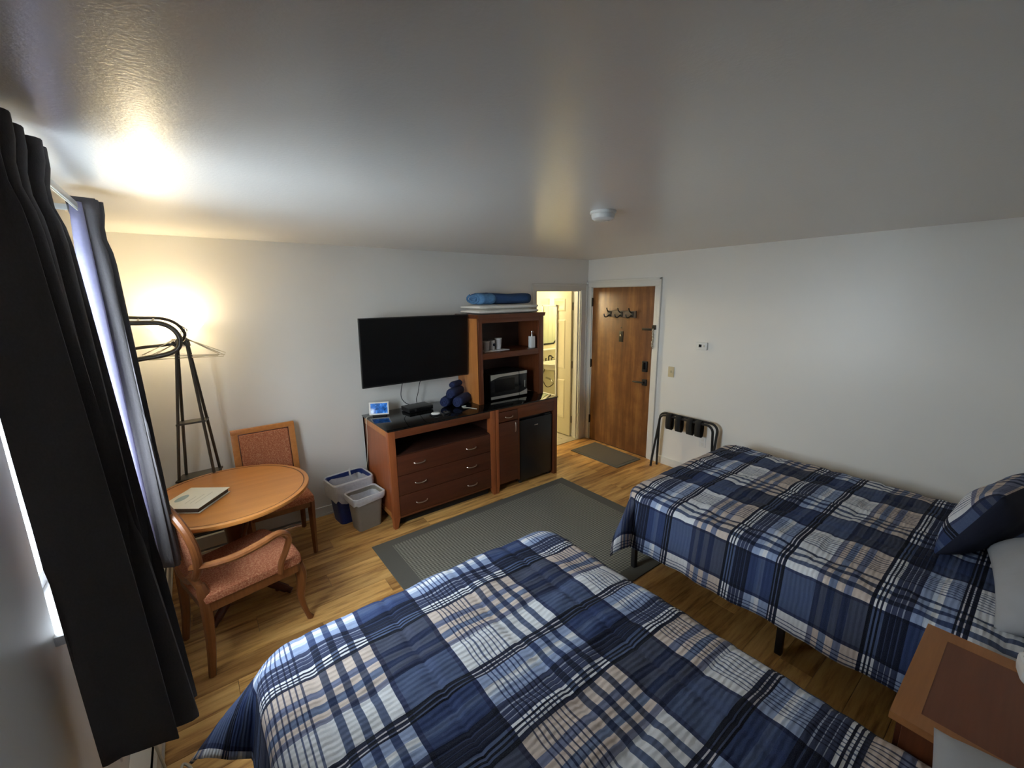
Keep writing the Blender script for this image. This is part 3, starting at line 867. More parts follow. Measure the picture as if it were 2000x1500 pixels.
Mt = Matrix.Translation((0.012, 0, 0.44)) @ Matrix.Rotation(-0.11, 4, 'Y')
bf = bmnew(); hh = 0.515
for s in (-1, 1):
    box(bf, (-0.016, s * hw - (0.046 if s > 0 else 0), 0.0), (0.016, s * hw + (0.046 if s < 0 else 0), hh), 0.006, M=Mt)
box(bf, (-0.018, -hw, hh - 0.040), (0.018, hw, hh), 0.006, M=Mt); box(bf, (-0.014, -hw + 0.05, 0.06), (0.014, hw - 0.05, 0.10), 0.005, M=Mt)
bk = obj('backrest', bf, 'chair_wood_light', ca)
b = bmnew(); box(b, (-0.010, -hw + 0.050, 0.095), (0.024, hw - 0.050, hh - 0.046), 0.012, 3, M=Mt); obj('back_pad', b, 'rust', bk)
b = bmnew(); box(b, (-0.006, -hw + 0.045, 0.09), (0.0165, hw - 0.045, hh - 0.039), 0.002, M=Mt); obj('pad_border', b, 'cherry_dark', bk)

# armchair with oval back near the window
cb = thing('armchair', 'open-arm wooden chair with oval back and rust seat near curtain', 'chair', (-4.385, -1.215, 0), math.atan2(0.27, 0.963))
for s in (-1, 1):
    # rear leg, splayed back
    b = bmnew(); tube(b, spline([(-0.010, s * 0.205, 0.0), (0.012, s * 0.195, 0.2), (0.02, s * 0.190, 0.42), (0.015, s * 0.175, 0.52)], 5), [0.016, 0.017, 0.018, 0.019, 0.020, 0.021, 0.022, 0.023, 0.024, 0.025, 0.025, 0.025, 0.025, 0.023, 0.020, 0.018], 8, flat=(0.85, 1.1)); obj('leg', b, 'chair_wood_shaded', cb)
    # cabriole front leg
    b = bmnew(); tube(b, spline([(0.515, s * 0.212, 0.0), (0.495, s * 0.208, 0.06), (0.478, s * 0.205, 0.17), (0.492, s * 0.212, 0.30), (0.480, s * 0.212, 0.40)], 5), [0.021, 0.019, 0.016, 0.015, 0.0145, 0.015, 0.016, 0.017, 0.018, 0.019, 0.021, 0.023, 0.025, 0.027, 0.029, 0.030, 0.031, 0.031, 0.030, 0.029, 0.028], 10); obj('leg', b, 'chair_wood_shaded', cb)
    # swept arm
    b = bmnew()
    pth = spline([(-0.015, s * 0.185, 0.635), (0.06, s * 0.245, 0.640), (0.16, s * 0.280, 0.645), (0.27, s * 0.290, 0.660), (0.355, s * 0.285, 0.672), (0.405, s * 0.280, 0.655), (0.425, s * 0.272, 0.610), (0.405, s * 0.262, 0.54), (0.375, s * 0.252, 0.47), (0.365, s * 0.247, 0.41)], 6)
    n_ = len(pth); tube(b, pth, [0.017 + 0.007 * math.sin(PI * min(1, i / (n_ * 0.62))) for i in range(n_)], 10, flat=(1.15, 0.8)); obj('armrest', b, 'chair_wood_light' if False else 'chair_wood_shaded', cb)
seat = rounded([(0.0, -0.215), (0.49, -0.262), (0.52, -0.10), (0.52, 0.10), (0.49, 0.262), (0.0, 0.215)], 0.04)
b = bmnew(); prism(b, [(p[0] * 0.97 + 0.006, p[1] * 0.97) for p in seat], 0.365, 0.425, 'z'); obj('seat_frame', b, 'chair_wood_shaded', cb)
b = bmnew(); cushion(b, seat, 0.42, 0.468, 0.028); obj('seat', b, 'rust', cb)
Mt = Matrix.Translation((0.03, 0, 0.500)) @ Matrix.Rotation(-0.10, 4, 'Y')
ov = [(0, 0.232 * math.cos(a), 0.235 + 0.235 * math.sin(a)) for a in [2 * PI * i / 40 for i in range(40)]]
ov = [(-0.035 * (1 - (p[1] / 0.232) ** 2), p[1], p[2]) for p in ov]
b = bmnew(); tube(b, ov, 0.021, 10, True, M=Mt, flat=(1.0, 1.0)); bk = obj('backrest', b, 'chair_wood_shaded', cb)
b = bmnew(); R_ = []
for side, dx in ((1, 0.014), (-1, -0.016)):
    for rr_ in (1.0, 0.92, 0.75, 0.5, 0.25):
        R_.append([b.verts.new(Mt @ Vector((-0.035 * (1 - (rr_ * math.cos(2 * PI * i / 40)) ** 2) + dx * (1 - rr_ ** 3) * side * side, 0.222 * rr_ * math.cos(2 * PI * i / 40), 0.235 + 0.225 * rr_ * math.sin(2 * PI * i / 40)))) for i in range(40)])
    for A, B in zip(R_[-5:-1], R_[-4:]):
        for k in range(40): b.faces.new((A[k], A[(k + 1) % 40], B[(k + 1) % 40], B[k]))
    b.faces.new(R_[-1])
obj('back_pad', b, 'rust', bk)
for s in (-1, 1):
    b = bmnew(); tube(b, spline([(0.015, s * 0.175, 0.50), (0.0, s * 0.150, 0.54), (-0.012, s * 0.145, 0.575)], 4), 0.02, 8); obj('back_post', b, 'chair_wood_shaded', cb)

# ---------------------------------------------------------------- waste bins
def bin_(name, label, cx, cy, rz, w_, d_, h_, taper, mat, lh, seed):
    r = thing(name, label, 'waste bin', (cx, cy, 0), rz, 'waste bins beside the dresser')
    def ring(k, z, grow=0.0, jag=None):
        pl_ = rounded([(-w_ / 2 * k - grow, -d_ / 2 * k - grow), (w_ / 2 * k + grow, -d_ / 2 * k - grow), (w_ / 2 * k + grow, d_ / 2 * k + grow), (-w_ / 2 * k - grow, d_ / 2 * k + grow)], min(w_, d_) * 0.22 * k, 5)
        return [(p[0], p[1], z) for p in pl_]
    def skin(rings, bottom=True):
        b = bmnew(); V = [[b.verts.new(p) for p in rg] for rg in rings]; n = len(V[0])
        for A, B in zip(V[:-1], V[1:]):
            for k in range(n): b.faces.new((A[k], A[(k + 1) % n], B[(k + 1) % n], B[k]))
        if bottom: b.faces.new(V[0][::-1])
        return b
    b = skin([ring(taper, 0.0), ring(taper * 1.01, 0.006), ring(0.975, h_ - 0.03), ring(0.98, h_ - 0.028, 0.006), ring(1.0, h_, 0.006), ring(0.985, h_ - 0.002), ring(taper * 0.98, 0.012)])
    obj('body', b, mat, r)
    rnd = random.Random(seed)
    n = len(ring(1, 0))
    hem = []
    for k in range(n):
        hem.append((rnd.uniform(0.75, 1.15), rnd.uniform(-0.004, 0.006)))
    kk = lambda q: taper + (0.975 - taper) * q
    R0 = ring(kk(0.30) - 0.04, h_ * 0.30); R1 = ring(kk(0.7) - 0.03, h_ * 0.7); R2 = ring(1.0, h_ + 0.014, 0.000); R3 = ring(1.0, h_ + 0.012, 0.022); R4 = ring(0.99, h_ - lh * 0.5, 0.020); R5 = ring(0.98, h_ - lh, 0.014)
    def jig(R, a, bz=0.0): return [(p[0] * (1 + rnd.uniform(-a, a)), p[1] * (1 + rnd.uniform(-a, a)), p[2] + rnd.uniform(-bz, bz)) for p in R]
    R5 = [(p[0] * (1 + hem[k][1] * 6), p[1] * (1 + hem[k][1] * 6), h_ - lh * hem[k][0]) for k, p in enumerate(R5)]
    b = skin([jig(R0, 0.03, 0.01), jig(R1, 0.02, 0.008), jig(R2, 0.008, 0.006), jig(R3, 0.008, 0.004), jig(R4, 0.03, 0.006), R5], False)
    o = obj('liner', b, 'liner', r, smooth=70)
    md = o.modifiers.new('s', 'SUBSURF'); md.levels = 1; md.render_levels = 1
    return r
bb = bin_('waste_bin', 'blue bin with a pale plastic liner folded over, nearest the wall', -3.245, -0.185, 0.12, 0.33, 0.235, 0.385, 0.78, 'blue_bin', 0.17, 3)
b = bmnew(); tube(b, spline([(0.03, 0.03, 0.385), (0.022, 0.02, 0.42), (0.025, 0.022, 0.455)], 4), [0.025, 0.022, 0.020, 0.018, 0.016, 0.014, 0.012, 0.009, 0.004], 8, flat=(1, 0.35)); obj('liner_knot', b, 'liner', bb)
bin_('waste_bin', 'small grey plastic bin with clear liner in front of blue bin', -3.185, -0.418, 0.14, 0.255, 0.185, 0.305, 0.80, 'grey_bin', 0.055, 5)

# ---------------------------------------------------------------- dresser, fridge cabinet, stone top, hutch
FY = -0.650; DZ = 0.868
XL, XM, XR = -3.028, -1.962, -1.145
def apost(b, x0, x1, y0, y1, foot_in):
    """corner post ending in a tapered pointed foot"""
    box(b, (x0, y0, 0.10), (x1, y1, DZ), 0.003)
    c = bmesh.new()
    xi0, xi1 = (x0, x1 - foot_in) if foot_in > 0 else (x0 - foot_in, x1)
    A = [c.verts.new(p) for p in ((xi0, y0, 0.0), (xi1, y0, 0.0), (xi1, y1 - 0.02, 0.0), (xi0, y1 - 0.02, 0.0))]
    B = [c.verts.new(p) for p in ((x0, y0, 0.102), (x1, y0, 0.102), (x1, y1, 0.102), (x0, y1, 0.102))]
    c.faces.new(A[::-1]); c.faces.new(B)
    for k in range(4): c.faces.new((A[k], A[(k + 1) % 4], B[(k + 1) % 4], B[k]))
    merge(b, c)
def pull(name, parent, x, z, vertical=False, L=0.105):
    b = bmnew()
    if vertical: pts = [(x, FY - 0.002, z - L / 2), (x - 0.004, FY - 0.013, z - L / 2 + 0.012), (x - 0.006, FY - 0.018, z), (x - 0.004, FY - 0.013, z + L / 2 - 0.012), (x, FY - 0.002, z + L / 2)]
    else: pts = [(x - L / 2, FY - 0.002, z + 0.004), (x - L / 2 + 0.012, FY - 0.013, z - 0.002), (x, FY - 0.018, z - 0.006), (x + L / 2 - 0.012, FY - 0.013, z - 0.002), (x + L / 2, FY - 0.002, z + 0.004)]
    tube(b, spline(pts, 5), 0.0048, 8)
    return obj(name, b, 'satin_nickel', parent, True)

dr = thing('dresser', 'cherry wood dresser with open shelf and three wide drawers', 'dresser', ((XL + XM) / 2, -0.34, 0))
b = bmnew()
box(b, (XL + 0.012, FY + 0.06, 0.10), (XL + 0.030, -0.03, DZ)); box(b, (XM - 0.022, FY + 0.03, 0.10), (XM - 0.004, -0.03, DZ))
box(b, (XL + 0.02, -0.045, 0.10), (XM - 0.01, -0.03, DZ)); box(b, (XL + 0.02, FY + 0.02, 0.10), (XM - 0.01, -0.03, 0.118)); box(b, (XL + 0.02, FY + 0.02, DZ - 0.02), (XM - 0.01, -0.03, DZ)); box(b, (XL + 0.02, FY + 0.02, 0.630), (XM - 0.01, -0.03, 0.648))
obj('carcass', b, 'cherry_shaded', dr, True)
bx('side_panel', (XL + 0.008, FY + 0.05, 0.09), (XL + 0.0125, -0.03, DZ - 0.001), 'cherry_lit', dr)
b = bmnew(); box(b, (XL, FY + 0.055, DZ - 0.055), (XL + 0.02, -0.03, DZ), 0.003); box(b, (XL, FY + 0.055, 0.085), (XL + 0.02, -0.03, 0.125), 0.003); box(b, (XL, -0.075, 0.085), (XL + 0.02, -0.03, DZ), 0.003); obj('side_frame', b, 'cherry_lit_bright', dr, True)
b = bmnew(); apost(b, XL, XL + 0.058, FY, FY + 0.058, 0.028); obj('leg', b, 'cherry_lit', dr, True)
b = bmnew(); apost(b, XM - 0.062, XM - 0.004, FY, FY + 0.058, -0.028); obj('leg', b, 'cherry_lit', dr, True)
for xx in (XL, XM - 0.054):
    b = bmnew(); apost(b, xx, xx + 0.05, -0.08, -0.03, 0.02); obj('leg', b, 'cherry', dr, True)
b = bmnew(); box(b, (XL + 0.056, FY, 0.802), (XM - 0.060, FY + 0.03, DZ), 0.003); obj('top_rail', b, 'cherry_x', dr, True)
b = bmnew(); box(b, (XL + 0.056, FY + 0.006, 0.085), (XM - 0.060, FY + 0.03, 0.105), 0.002); obj('bottom_rail', b, 'cherry_x', dr, True)
for z0, z1, hz in ((0.468, 0.642, 0.553), (0.290, 0.464, 0.372), (0.108, 0.286, 0.188)):
    d_ = bx('drawer', (XL + 0.060, FY + 0.002, z0), (XM - 0.064, FY + 0.022, z1), 'cherry_dark', dr, 0.003)
    for hx in (-2.768, -2.246): pull('handle', d_, hx, hz)
b = bmnew(); box(b, (XL + 0.06, FY + 0.07, 0.0), (XM - 0.06, -0.06, 0.098)); obj('underside_shade', b, 'dark_gap', dr, True)  # near-black block stands in for the shade in the gap under the dresser

fc_ = thing('fridge_cabinet', 'cherry wood cabinet with small drawer and door around mini fridge', 'cabinet', ((XM + XR) / 2, -0.34, 0))
b = bmnew()
box(b, (XM + 0.004, FY + 0.03, 0.10), (XM + 0.022, -0.03, DZ)); box(b, (-1.682, FY + 0.006, 0.07), (-1.664, -0.03, 0.735)); box(b, (XR - 0.02, FY + 0.05, 0.0), (XR - 0.004, -0.03, DZ)); box(b, (XM + 0.01, -0.045, 0.06), (XR - 0.01, -0.03, DZ)); box(b, (XM + 0.01, FY + 0.02, DZ - 0.02), (XR - 0.01, -0.03, DZ))
box(b, (XM + 0.01, FY + 0.02, 0.075), (-1.67, -0.03, 0.093))
obj('carcass', b, 'cherry', fc_, True)
b = bmnew(); apost(b, XM + 0.004, XM + 0.040, FY, FY + 0.055, 0.016); obj('leg', b, 'cherry_lit', fc_, True)
b = bmnew(); box(b, (XR - 0.046, FY, 0.0), (XR, FY + 0.05, DZ), 0.003); obj('side_post', b, 'cherry', fc_, True)
b = bmnew(); box(b, (XM + 0.038, FY, 0.838), (XR - 0.044, FY + 0.03, DZ), 0.003); box(b, (-1.684, FY + 0.003, 0.732), (XR - 0.044, FY + 0.03, 0.84), 0.002); obj('top_rail', b, 'cherry_x', fc_, True)
d_ = bx('drawer', (XM + 0.042, FY + 0.001, 0.732), (-1.688, FY + 0.022, 0.832), 'cherry_dark', fc_, 0.004); pull('handle', d_, -1.80, 0.775, L=0.095)
d_ = bx('cabinet_door', (XM + 0.042, FY + 0.001, 0.085), (-1.684, FY + 0.022, 0.722), 'cherry_dark', fc_, 0.004); pull('handle', d_, -1.722, 0.655, True, 0.10)

fg = thing('mini_fridge', 'black compact refrigerator built into the cherry cabinet', 'refrigerator', (-1.42, -0.35, 0))
bx('body', (-1.650, -0.575, 0.02), (-1.205, -0.08, 0.710), 'fridge_black', fg, 0.006)
fd = bx('fridge_door', (-1.652, -0.632, 0.035), (-1.203, -0.580, 0.695), 'fridge_black', fg, 0.010)
bx('emblem', (-1.455, -0.6335, 0.612), (-1.405, -0.631, 0.622), 'steel', fd, 0.001)
bx('hinge_cover', (-1.29, -0.62, 0.695), (-1.21, -0.56, 0.712), 'black_plastic', fg, 0.004)
for xx in (-1.63, -1.24): bx('foot', (xx, -0.60, 0.0), (xx + 0.03, -0.57, 0.03), 'rubber', fg, 0.003)

st = bx('stone_worktop', (XL - 0.004, FY - 0.006, DZ + 0.0005), (XR + 0.004, -0.018, DZ + 0.0125), 'granite', None, 0.003)
tag(st, 'polished black granite top running over the dresser and fridge cabinet', 'worktop')
SZ = DZ + 0.0125

HX0, HX1, HY, HT = -1.995, -1.165, -0.440, 1.735
hu = thing('hutch', 'two-tier cherry wood hutch standing on black stone top', 'hutch', ((HX0 + HX1) / 2, -0.22, SZ))
b = bmnew(); box(b, (HX0, HY + 0.01, SZ + 0.0005), (HX0 + 0.022, -0.022, HT), 0.002); obj('side_panel', b, 'cherry_lit_bright', hu, True)
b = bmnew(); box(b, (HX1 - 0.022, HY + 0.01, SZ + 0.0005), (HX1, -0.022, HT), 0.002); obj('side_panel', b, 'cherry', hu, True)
for x0, x1 in ((HX0, HX0 + 0.046), (HX1 - 0.062, HX1)):
    bx('stile', (x0, HY, SZ + 0.0005), (x1, HY + 0.025, HT), 'cherry', hu, 0.003)
bx('back_panel', (HX0 + 0.02, -0.034, SZ + 0.002), (HX1 - 0.02, -0.024, HT), 'cherry_shaded', hu)
bx('shelf', (HX0 + 0.02, HY + 0.004, 1.330), (HX1 - 0.02, -0.034, 1.388), 'cherry_x', hu, 0.003)
bx('top_rail', (HX0 + 0.044, HY + 0.001, 1.686), (HX1 - 0.060, HY + 0.025, HT), 'cherry_x', hu, 0.002)
b = bmnew()
prism(b, [(HX0, HT - 0.004), (HX0 - 0.012, HT + 0.022), (HX0 - 0.012, HT + 0.034), (HX1 + 0.014, HT + 0.034), (HX1 + 0.014, HT + 0.022), (HX1, HT - 0.004)], HY - 0.02, -0.020, 'y'); obj('cornice', b, 'cherry_x', hu, True)
HTOP = HT + 0.034

# microwave on the stone top inside the hutch
mw = thing('microwave', 'black countertop microwave with silver trim inside the hutch', 'microwave', (-1.59, -0.22, SZ))
MX0, MX1, MY, MZ0, MZ1 = -1.828, -1.352, -0.385, SZ + 0.014, 1.158
bx('body', (MX0, MY + 0.03, MZ0), (MX1, -0.06, MZ1), 'black_plastic', mw, 0.006)
md_ = bx('oven_door', (MX0, MY, MZ0), (-1.462, MY + 0.028, MZ1), 'black_gloss', mw, 0.006)
bx('door_window', (MX0 + 0.05, MY - 0.0015, MZ0 + 0.07), (-1.52, MY + 0.001, MZ1 - 0.06), 'screen_black', md_, 0.001)
def trimcurve(zlo, zhi, kind):
    b = bmnew(); n_ = 14
    for part, (a, c) in enumerate(((MX0 + 0.001, -1.464), (-1.457, MX1 - 0.001))):
        poly = []
        for i in range(n_ + 1):
            x = a + (c - a) * i / n_; u_ = (x - MX0) / (MX1 - MX0)
            if kind == 'top': poly.append((x, zlo - 0.032 * max(0, 1 - u_ / 0.28) ** 1.6))
            else: poly.append((x, zhi + 0.030 * max(0, (u_ - 0.74) / 0.26) ** 1.6))
        poly += [(c, zhi if kind == 'top' else zlo), (a, zhi if kind == 'top' else zlo)]
        prism(b, poly, MY - 0.004, MY + 0.004, 'y')
    return b
obj('trim_strip', trimcurve(MZ1 - 0.032, MZ1 - 0.003, 'top'), 'steel', mw, True)
obj('trim_strip', trimcurve(MZ0 + 0.003, MZ0 + 0.030, 'bot'), 'steel', mw, True)
cp = bx('control_panel', (-1.459, MY, MZ0), (MX1, MY + 0.028, MZ1), 'black_gloss', mw, 0.006)
bx('button_strip', (-1.385, MY - 0.001, MZ0 + 0.08), (-1.378, MY + 0.001, MZ1 - 0.11), 'print_grey', cp)
for xx in (MX0 + 0.03, MX1 - 0.05): bx('foot', (xx, -0.34, SZ + 0.0003), (xx + 0.02, -0.32, MZ0 + 0.002), 'rubber', mw)

# cups and tray, soap bottle
SH = 1.388
ty = bx('tray', (-1.86, -0.345, SH + 0.0005), (-1.55, -0.235, SH + 0.010), 'white_plastic', None, 0.004); tag(ty, 'small white amenity tray on the upper hutch shelf', 'tray')
for k, (xx, yy, hgt_, lab) in enumerate(((-1.815, -0.30, 0.098, 'wrapped cup at the outer end of hutch tray'), (-1.735, -0.285, 0.10, 'wrapped cup with dark round print in middle of hutch tray'), (-1.645, -0.275, 0.115, 'tallest wrapped cup on hutch tray, beside empty tray end'))):
    c_ = thing('wrapped_cup', lab, 'cup', (xx, yy, SH + 0.0105), 0, 'wrapped cups on the hutch shelf')
    b = bmnew(); lathe(b, [(0, 0), (0.028, 0), (0.036, hgt_ - 0.01), (0.037, hgt_), (0.0, hgt_ - 0.003)], n=20); obj('cup', b, 'cup_wrap', c_)
    if k == 1:
        b = bmnew(); lathe(b, [(0, 0.0015), (0.016, 0.001), (0.016, 0)], n=16, M=Matrix.Translation((0.006, -0.0335, 0.055)) @ Matrix.Rotation(PI / 2, 4, 'X')); obj('cup_print', b, 'navy_cloth', c_)
    else:
        b = bmnew(); lathe(b, [(0.0355, hgt_ - 0.012), (0.0385, hgt_ - 0.006), (0.0375, hgt_ + 0.001)], n=20); obj('wrap_edge', b, 'white_plastic', c_)
so = thing('soap_dispenser', 'square white pump soap bottle on the upper hutch shelf', 'soap dispenser', (-1.263, -0.365, SH))
b = bmnew(); box(b, (-0.031, -0.024, 0.0005), (0.031, 0.024, 0.128), 0.008, 3); obj('bottle', b, 'white_plastic', so)
b = bmnew(); lathe(b, [(0, 0.128), (0.013, 0.128), (0.013, 0.146), (0.006, 0.148), (0.006, 0.168), (0.011, 0.170), (0.011, 0.182), (0, 0.184)], n=14); tube(b, [(0, 0, 0.176), (0.0, -0.030, 0.174)], 0.005, 8); obj('pump', b, 'chrome', so)

# ---------------------------------------------------------------- soft goods
def folded(name, label, cat, mat, loc, rz, L, W_, T_, layers, seed, bulge=0.012, group=None, endmat=None):
    """a folded stack: rounded layered slab"""
    rnd = random.Random(seed)
    r = thing(name, label, cat, loc, rz, group)
    z = 0.0; th = T_ / layers
    for k in range(layers):
        b = bmesh.new(); bmesh.ops.create_cube(b, size=1.0)
        bmesh.ops.subdivide_edges(b, edges=b.edges[:], cuts=7, use_grid_fill=True)
        dl = rnd.uniform(-0.012, 0.012)
        for v in b.verts:
            x, y_, zz = v.co * 2
            rx = math.copysign(abs(x) ** 1.0, x)
            f = (1 - abs(zz) ** 2.5 * 0.0)
            edge = max(abs(x), abs(y_))
            zr = zz * (1 - 0.45 * max(0, (edge - 0.72) / 0.28) ** 2)
            px_ = rx * (L / 2 + dl) * (1 - 0.035 * abs(zz) ** 3); py_ = y_ * W_ / 2 * (1 - 0.05 * abs(zz) ** 3)
            v.co = Vector((px_, py_, z + th / 2 + zr * th / 2 * 1.02 + 0.5 * bulge * math.sin(3.1 * x + seed) * math.cos(2.3 * y_ + k) * (0.4 if zz > 0 else 0.0)))
        bm_ = bmnew(); merge(bm_, b)
        obj('layer', bm_, mat, r, smooth=70)
        z += th
    return r

def roll(bm, c, L, R, axis='x', seed=0, M=None, sq=1.0, spiral=True):
    """rolled cloth with a spiral end"""
    b = bmesh.new(); n = 24; N = 12
    rings = []
    rnd = random.Random(seed)
    wob = [rnd.uniform(0.95, 1.05) for _ in range(n)]
    for j in range(N + 1):
        s = j / N; x = (s - 0.5) * L
        rr_ = R * (1 - 0.30 * abs(2 * s - 1) ** 10) * (1 + 0.03 * math.sin(7 * s + seed))
        rings.append([b.verts.new((x, rr_ * wob[k] * math.cos(2 * PI * k / n), rr_ * wob[k] * math.sin(2 * PI * k / n) * sq)) for k in range(n)])
    for A, B in zip(rings[:-1], rings[1:]):
        for k in range(n): b.faces.new((A[k], A[(k + 1) % n], B[(k + 1) % n], B[k]))
    b.faces.new(rings[0][::-1]); b.faces.new(rings[-1])
    Mx = Matrix.Translation(c) @ (Matrix.Rotation(PI / 2, 4, 'Z') if axis == 'y' else Matrix.Identity(4))
    merge(bm, b, (M @ Mx) if M is not None else Mx)

# blankets on top of the hutch
wb = folded('folded_blanket', 'folded white cotton blanket lying on top of the hutch', 'blanket', 'white_cotton', (-1.585, -0.235, HTOP), 0.0, 0.76, 0.36, 0.092, 2, 4)
bb_ = thing('rolled_blanket', 'blue fleece throw rolled up on the white blanket', 'blanket', (-1.565, -0.235, HTOP + 0.093))
b = bmesh.new(); n = 32; rings = []
for j in range(25):
    s = j / 24; x = -0.335 + 0.67 * s
    e = (1 - abs(2 * s - 1) ** 8) ** 0.5 if 0 < s < 1 else 0.35
    e = max(e, 0.55)
    ring = []
    for k in range(n):
        a = 2 * PI * k / n
        yy = 0.150 * math.copysign(abs(math.cos(a)) ** 0.75, math.cos(a)); zz = 0.055 + 0.054 * math.copysign(abs(math.sin(a)) ** 0.8, math.sin(a))
        wv = 1 + 0.04 * math.sin(9 * s + 2 * a) + 0.03 * math.sin(17 * s)
        ring.append(b.verts.new((x, yy * e * wv, 0.001 + max(0.0, zz * (0.85 + 0.15 * e) * (1 + 0.05 * math.sin(6 * s + 1))))))
    rings.append(ring)
for A, B in zip(rings[:-1], rings[1:]):
    for k in range(n): b.faces.new((A[k], A[(k + 1) % n], B[(k + 1) % n], B[k]))
b.faces.new(rings[0][::-1]); b.faces.new(rings[-1])
bm_ = bmnew(); merge(bm_, b); obj('fleece', bm_, 'blue_fleece', bb_, smooth=70)
b = bmnew()
pts = []
for i in range(40):
    a = i / 40 * 2 * PI * 2.2; rr_ = 0.012 + 0.040 * i / 40
    pts.append((-0.343 + 0.004 * math.sin(i), rr_ * 2.4 * math.cos(a), 0.056 + rr_ * 0.95 * math.sin(a)))
tube(b, pts, 0.010, 8)
obj('rolled_end', b, 'blue_fleece_light', bb_)
b = bmnew(); roll(b, (-0.255, -0.03, 0.056), 0.17, 0.058, 'x', 2, None, 0.98); 
for v in b.verts: v.co.y = -0.03 + (v.co.y + 0.03) * 2.35
obj('fleece_cuff', b, 'blue_fleece_light', bb_, smooth=70)

# rolled towels beside the hutch
tw = [((-2.112, -0.290, SZ + 0.054), 0.27, 0.054, 0.95, 'rolled navy towel at the bottom of the pile, nearest the hutch'),
      ((-2.205, -0.200, SZ + 0.054), 0.27, 0.054, 0.95, 'rolled navy towel at the bottom of the pile, nearest the cable box'),
      ((-2.155, -0.235, SZ + 0.130), 0.25, 0.050, 1.00, 'rolled navy towel in the second layer of the pile'),
      ((-2.135, -0.215, SZ + 0.205), 0.16, 0.032, 1.15, 'smallest rolled navy towel on top of the pile')]
for k, (c, L, R, az, lab) in enumerate(tw):
    r = thing('rolled_towel', lab, 'towel', (c[0], c[1], c[2] - R), -az, 'rolled navy towels on the stone top')
    b = bmnew(); roll(b, (0, 0, R * 0.98), L, R, 'y', k + 3, None, 0.98); o = obj('towel', b, 'navy_towel', r, smooth=70)
    b = bmnew(); pts = []
    for i in range(30):
        a = i / 30 * 2 * PI * 2.0; rr_ = R * (0.12 + 0.72 * i / 30)
        pts.append((rr_ * math.cos(a), -L / 2 - 0.003, R + rr_ * math.sin(a)))
    tube(b, pts, R * 0.09, 6); obj('rolled_end', b, 'navy_towel', r)

# ---------------------------------------------------------------- electronics
tv = thing('television', 'large black flat screen television mounted on the wall above dresser', 'television', (-2.545, -0.26, 1.47))
Mt = Matrix.Translation((-2.545, -0.262, 1.472)) @ Matrix.Rotation(math.radians(-0.7), 4, 'Z') @ Matrix.Rotation(math.radians(4.0), 4, 'X')
TWd, THt = 1.052, 0.606
b = bmnew(); box(b, (-TWd / 2, -0.012, -THt / 2), (TWd / 2, 0.016, THt / 2), 0.004, M=Mt); obj('housing', b, 'black_plastic', tv, True)
b = bmnew(); box(b, (-TWd / 2 + 0.008, -0.0135, -THt / 2 + 0.014), (TWd / 2 - 0.008, -0.0115, THt / 2 - 0.008), M=Mt); obj('screen', b, 'screen_black', tv, True)
b = bmnew(); box(b, (-0.36, 0.014, -0.26), (0.36, 0.05, 0.10), 0.012, M=Mt); obj('rear_cover', b, 'black_plastic', tv, True)
b = bmnew(); box(b, (-2.70, -0.024, 1.33), (-2.40, -0.001, 1.60), 0.004); tube(b, [(-2.55, -0.02, 1.47), (-2.48, -0.11, 1.47), (-2.545, -0.215, 1.472)], 0.022, 8); obj('wall_mount', b, 'black_metal', tv, True)
cx_ = thing('cable_box', 'low black set-top box on the stone top under the television', 'cable box', (-2.55, -0.185, SZ))
Mt = Matrix.Translation((-2.552, -0.185, SZ)) @ Matrix.Rotation(0.05, 4, 'Z')
b = bmnew(); box(b, (-0.125, -0.085, 0.004), (0.125, 0.085, 0.045), 0.004, M=Mt); o = obj('case', b, 'black_plastic', cx_, True)
b = bmnew(); box(b, (-0.123, -0.0865, 0.008), (0.123, -0.084, 0.040), 0.001, M=Mt); obj('front_panel', b, 'black_gloss', o, True)
b = bmnew(); lathe(b, [(0, 0.002), (0.011, 0.002), (0.012, 0)], n=16, M=Mt @ Matrix.Translation((-0.06, -0.0865, 0.024)) @ Matrix.Rotation(PI / 2, 4, 'X')); obj('power_button', b, 'black_metal', o, True)
for sx_ in (-0.11, 0.10):
    b = bmnew(); box(b, (sx_, -0.07, 0.0004), (sx_ + 0.015, -0.055, 0.006), M=Mt); obj('foot', b, 'rubber', cx_, True)
for pts, lab in (([(-2.68, -0.20, 1.20), (-2.675, -0.12, 1.08), (-2.665, -0.09, 1.00), (-2.63, -0.09, 0.945), (-2.585, -0.10, 0.918)], 'thin black cable curving from television to left rear of cable box'),
                 ([(-2.475, -0.20, 1.20), (-2.475, -0.11, 1.13), (-2.490, -0.09, 1.03), (-2.51, -0.085, 0.96), (-2.512, -0.10, 0.918)], 'straighter thin black cable dropping from television to cable box centre')):
    b = bmnew(); tube(b, spline(pts, 8), 0.0033, 8); tag(obj('television_cable', b, 'black_plastic'), lab, 'cable')
sd = thing('smart_display', 'white smart display showing blue picture on stone top corner', 'smart display', (-2.92, -0.15, SZ))
Mt = Matrix.Translation((-2.917, -0.165, SZ)) @ Matrix.Rotation(-0.42, 4, 'Z') @ Matrix.Translation((0, 0, 0.012)) @ Matrix.Rotation(-0.36, 4, 'X')
b = bmnew(); box(b, (-0.087, -0.006, 0.0), (0.087, 0.006, 0.118), 0.009, 3, M=Mt); o = obj('screen_frame', b, 'white_plastic', sd, True)
b = bmnew(); box(b, (-0.074, -0.0075, 0.013), (0.074, -0.0055, 0.105), 0.001, M=Mt); obj('screen', b, 'display', o, True)
Mt2 = Matrix.Translation((-2.917, -0.165, SZ)) @ Matrix.Rotation(-0.42, 4, 'Z')
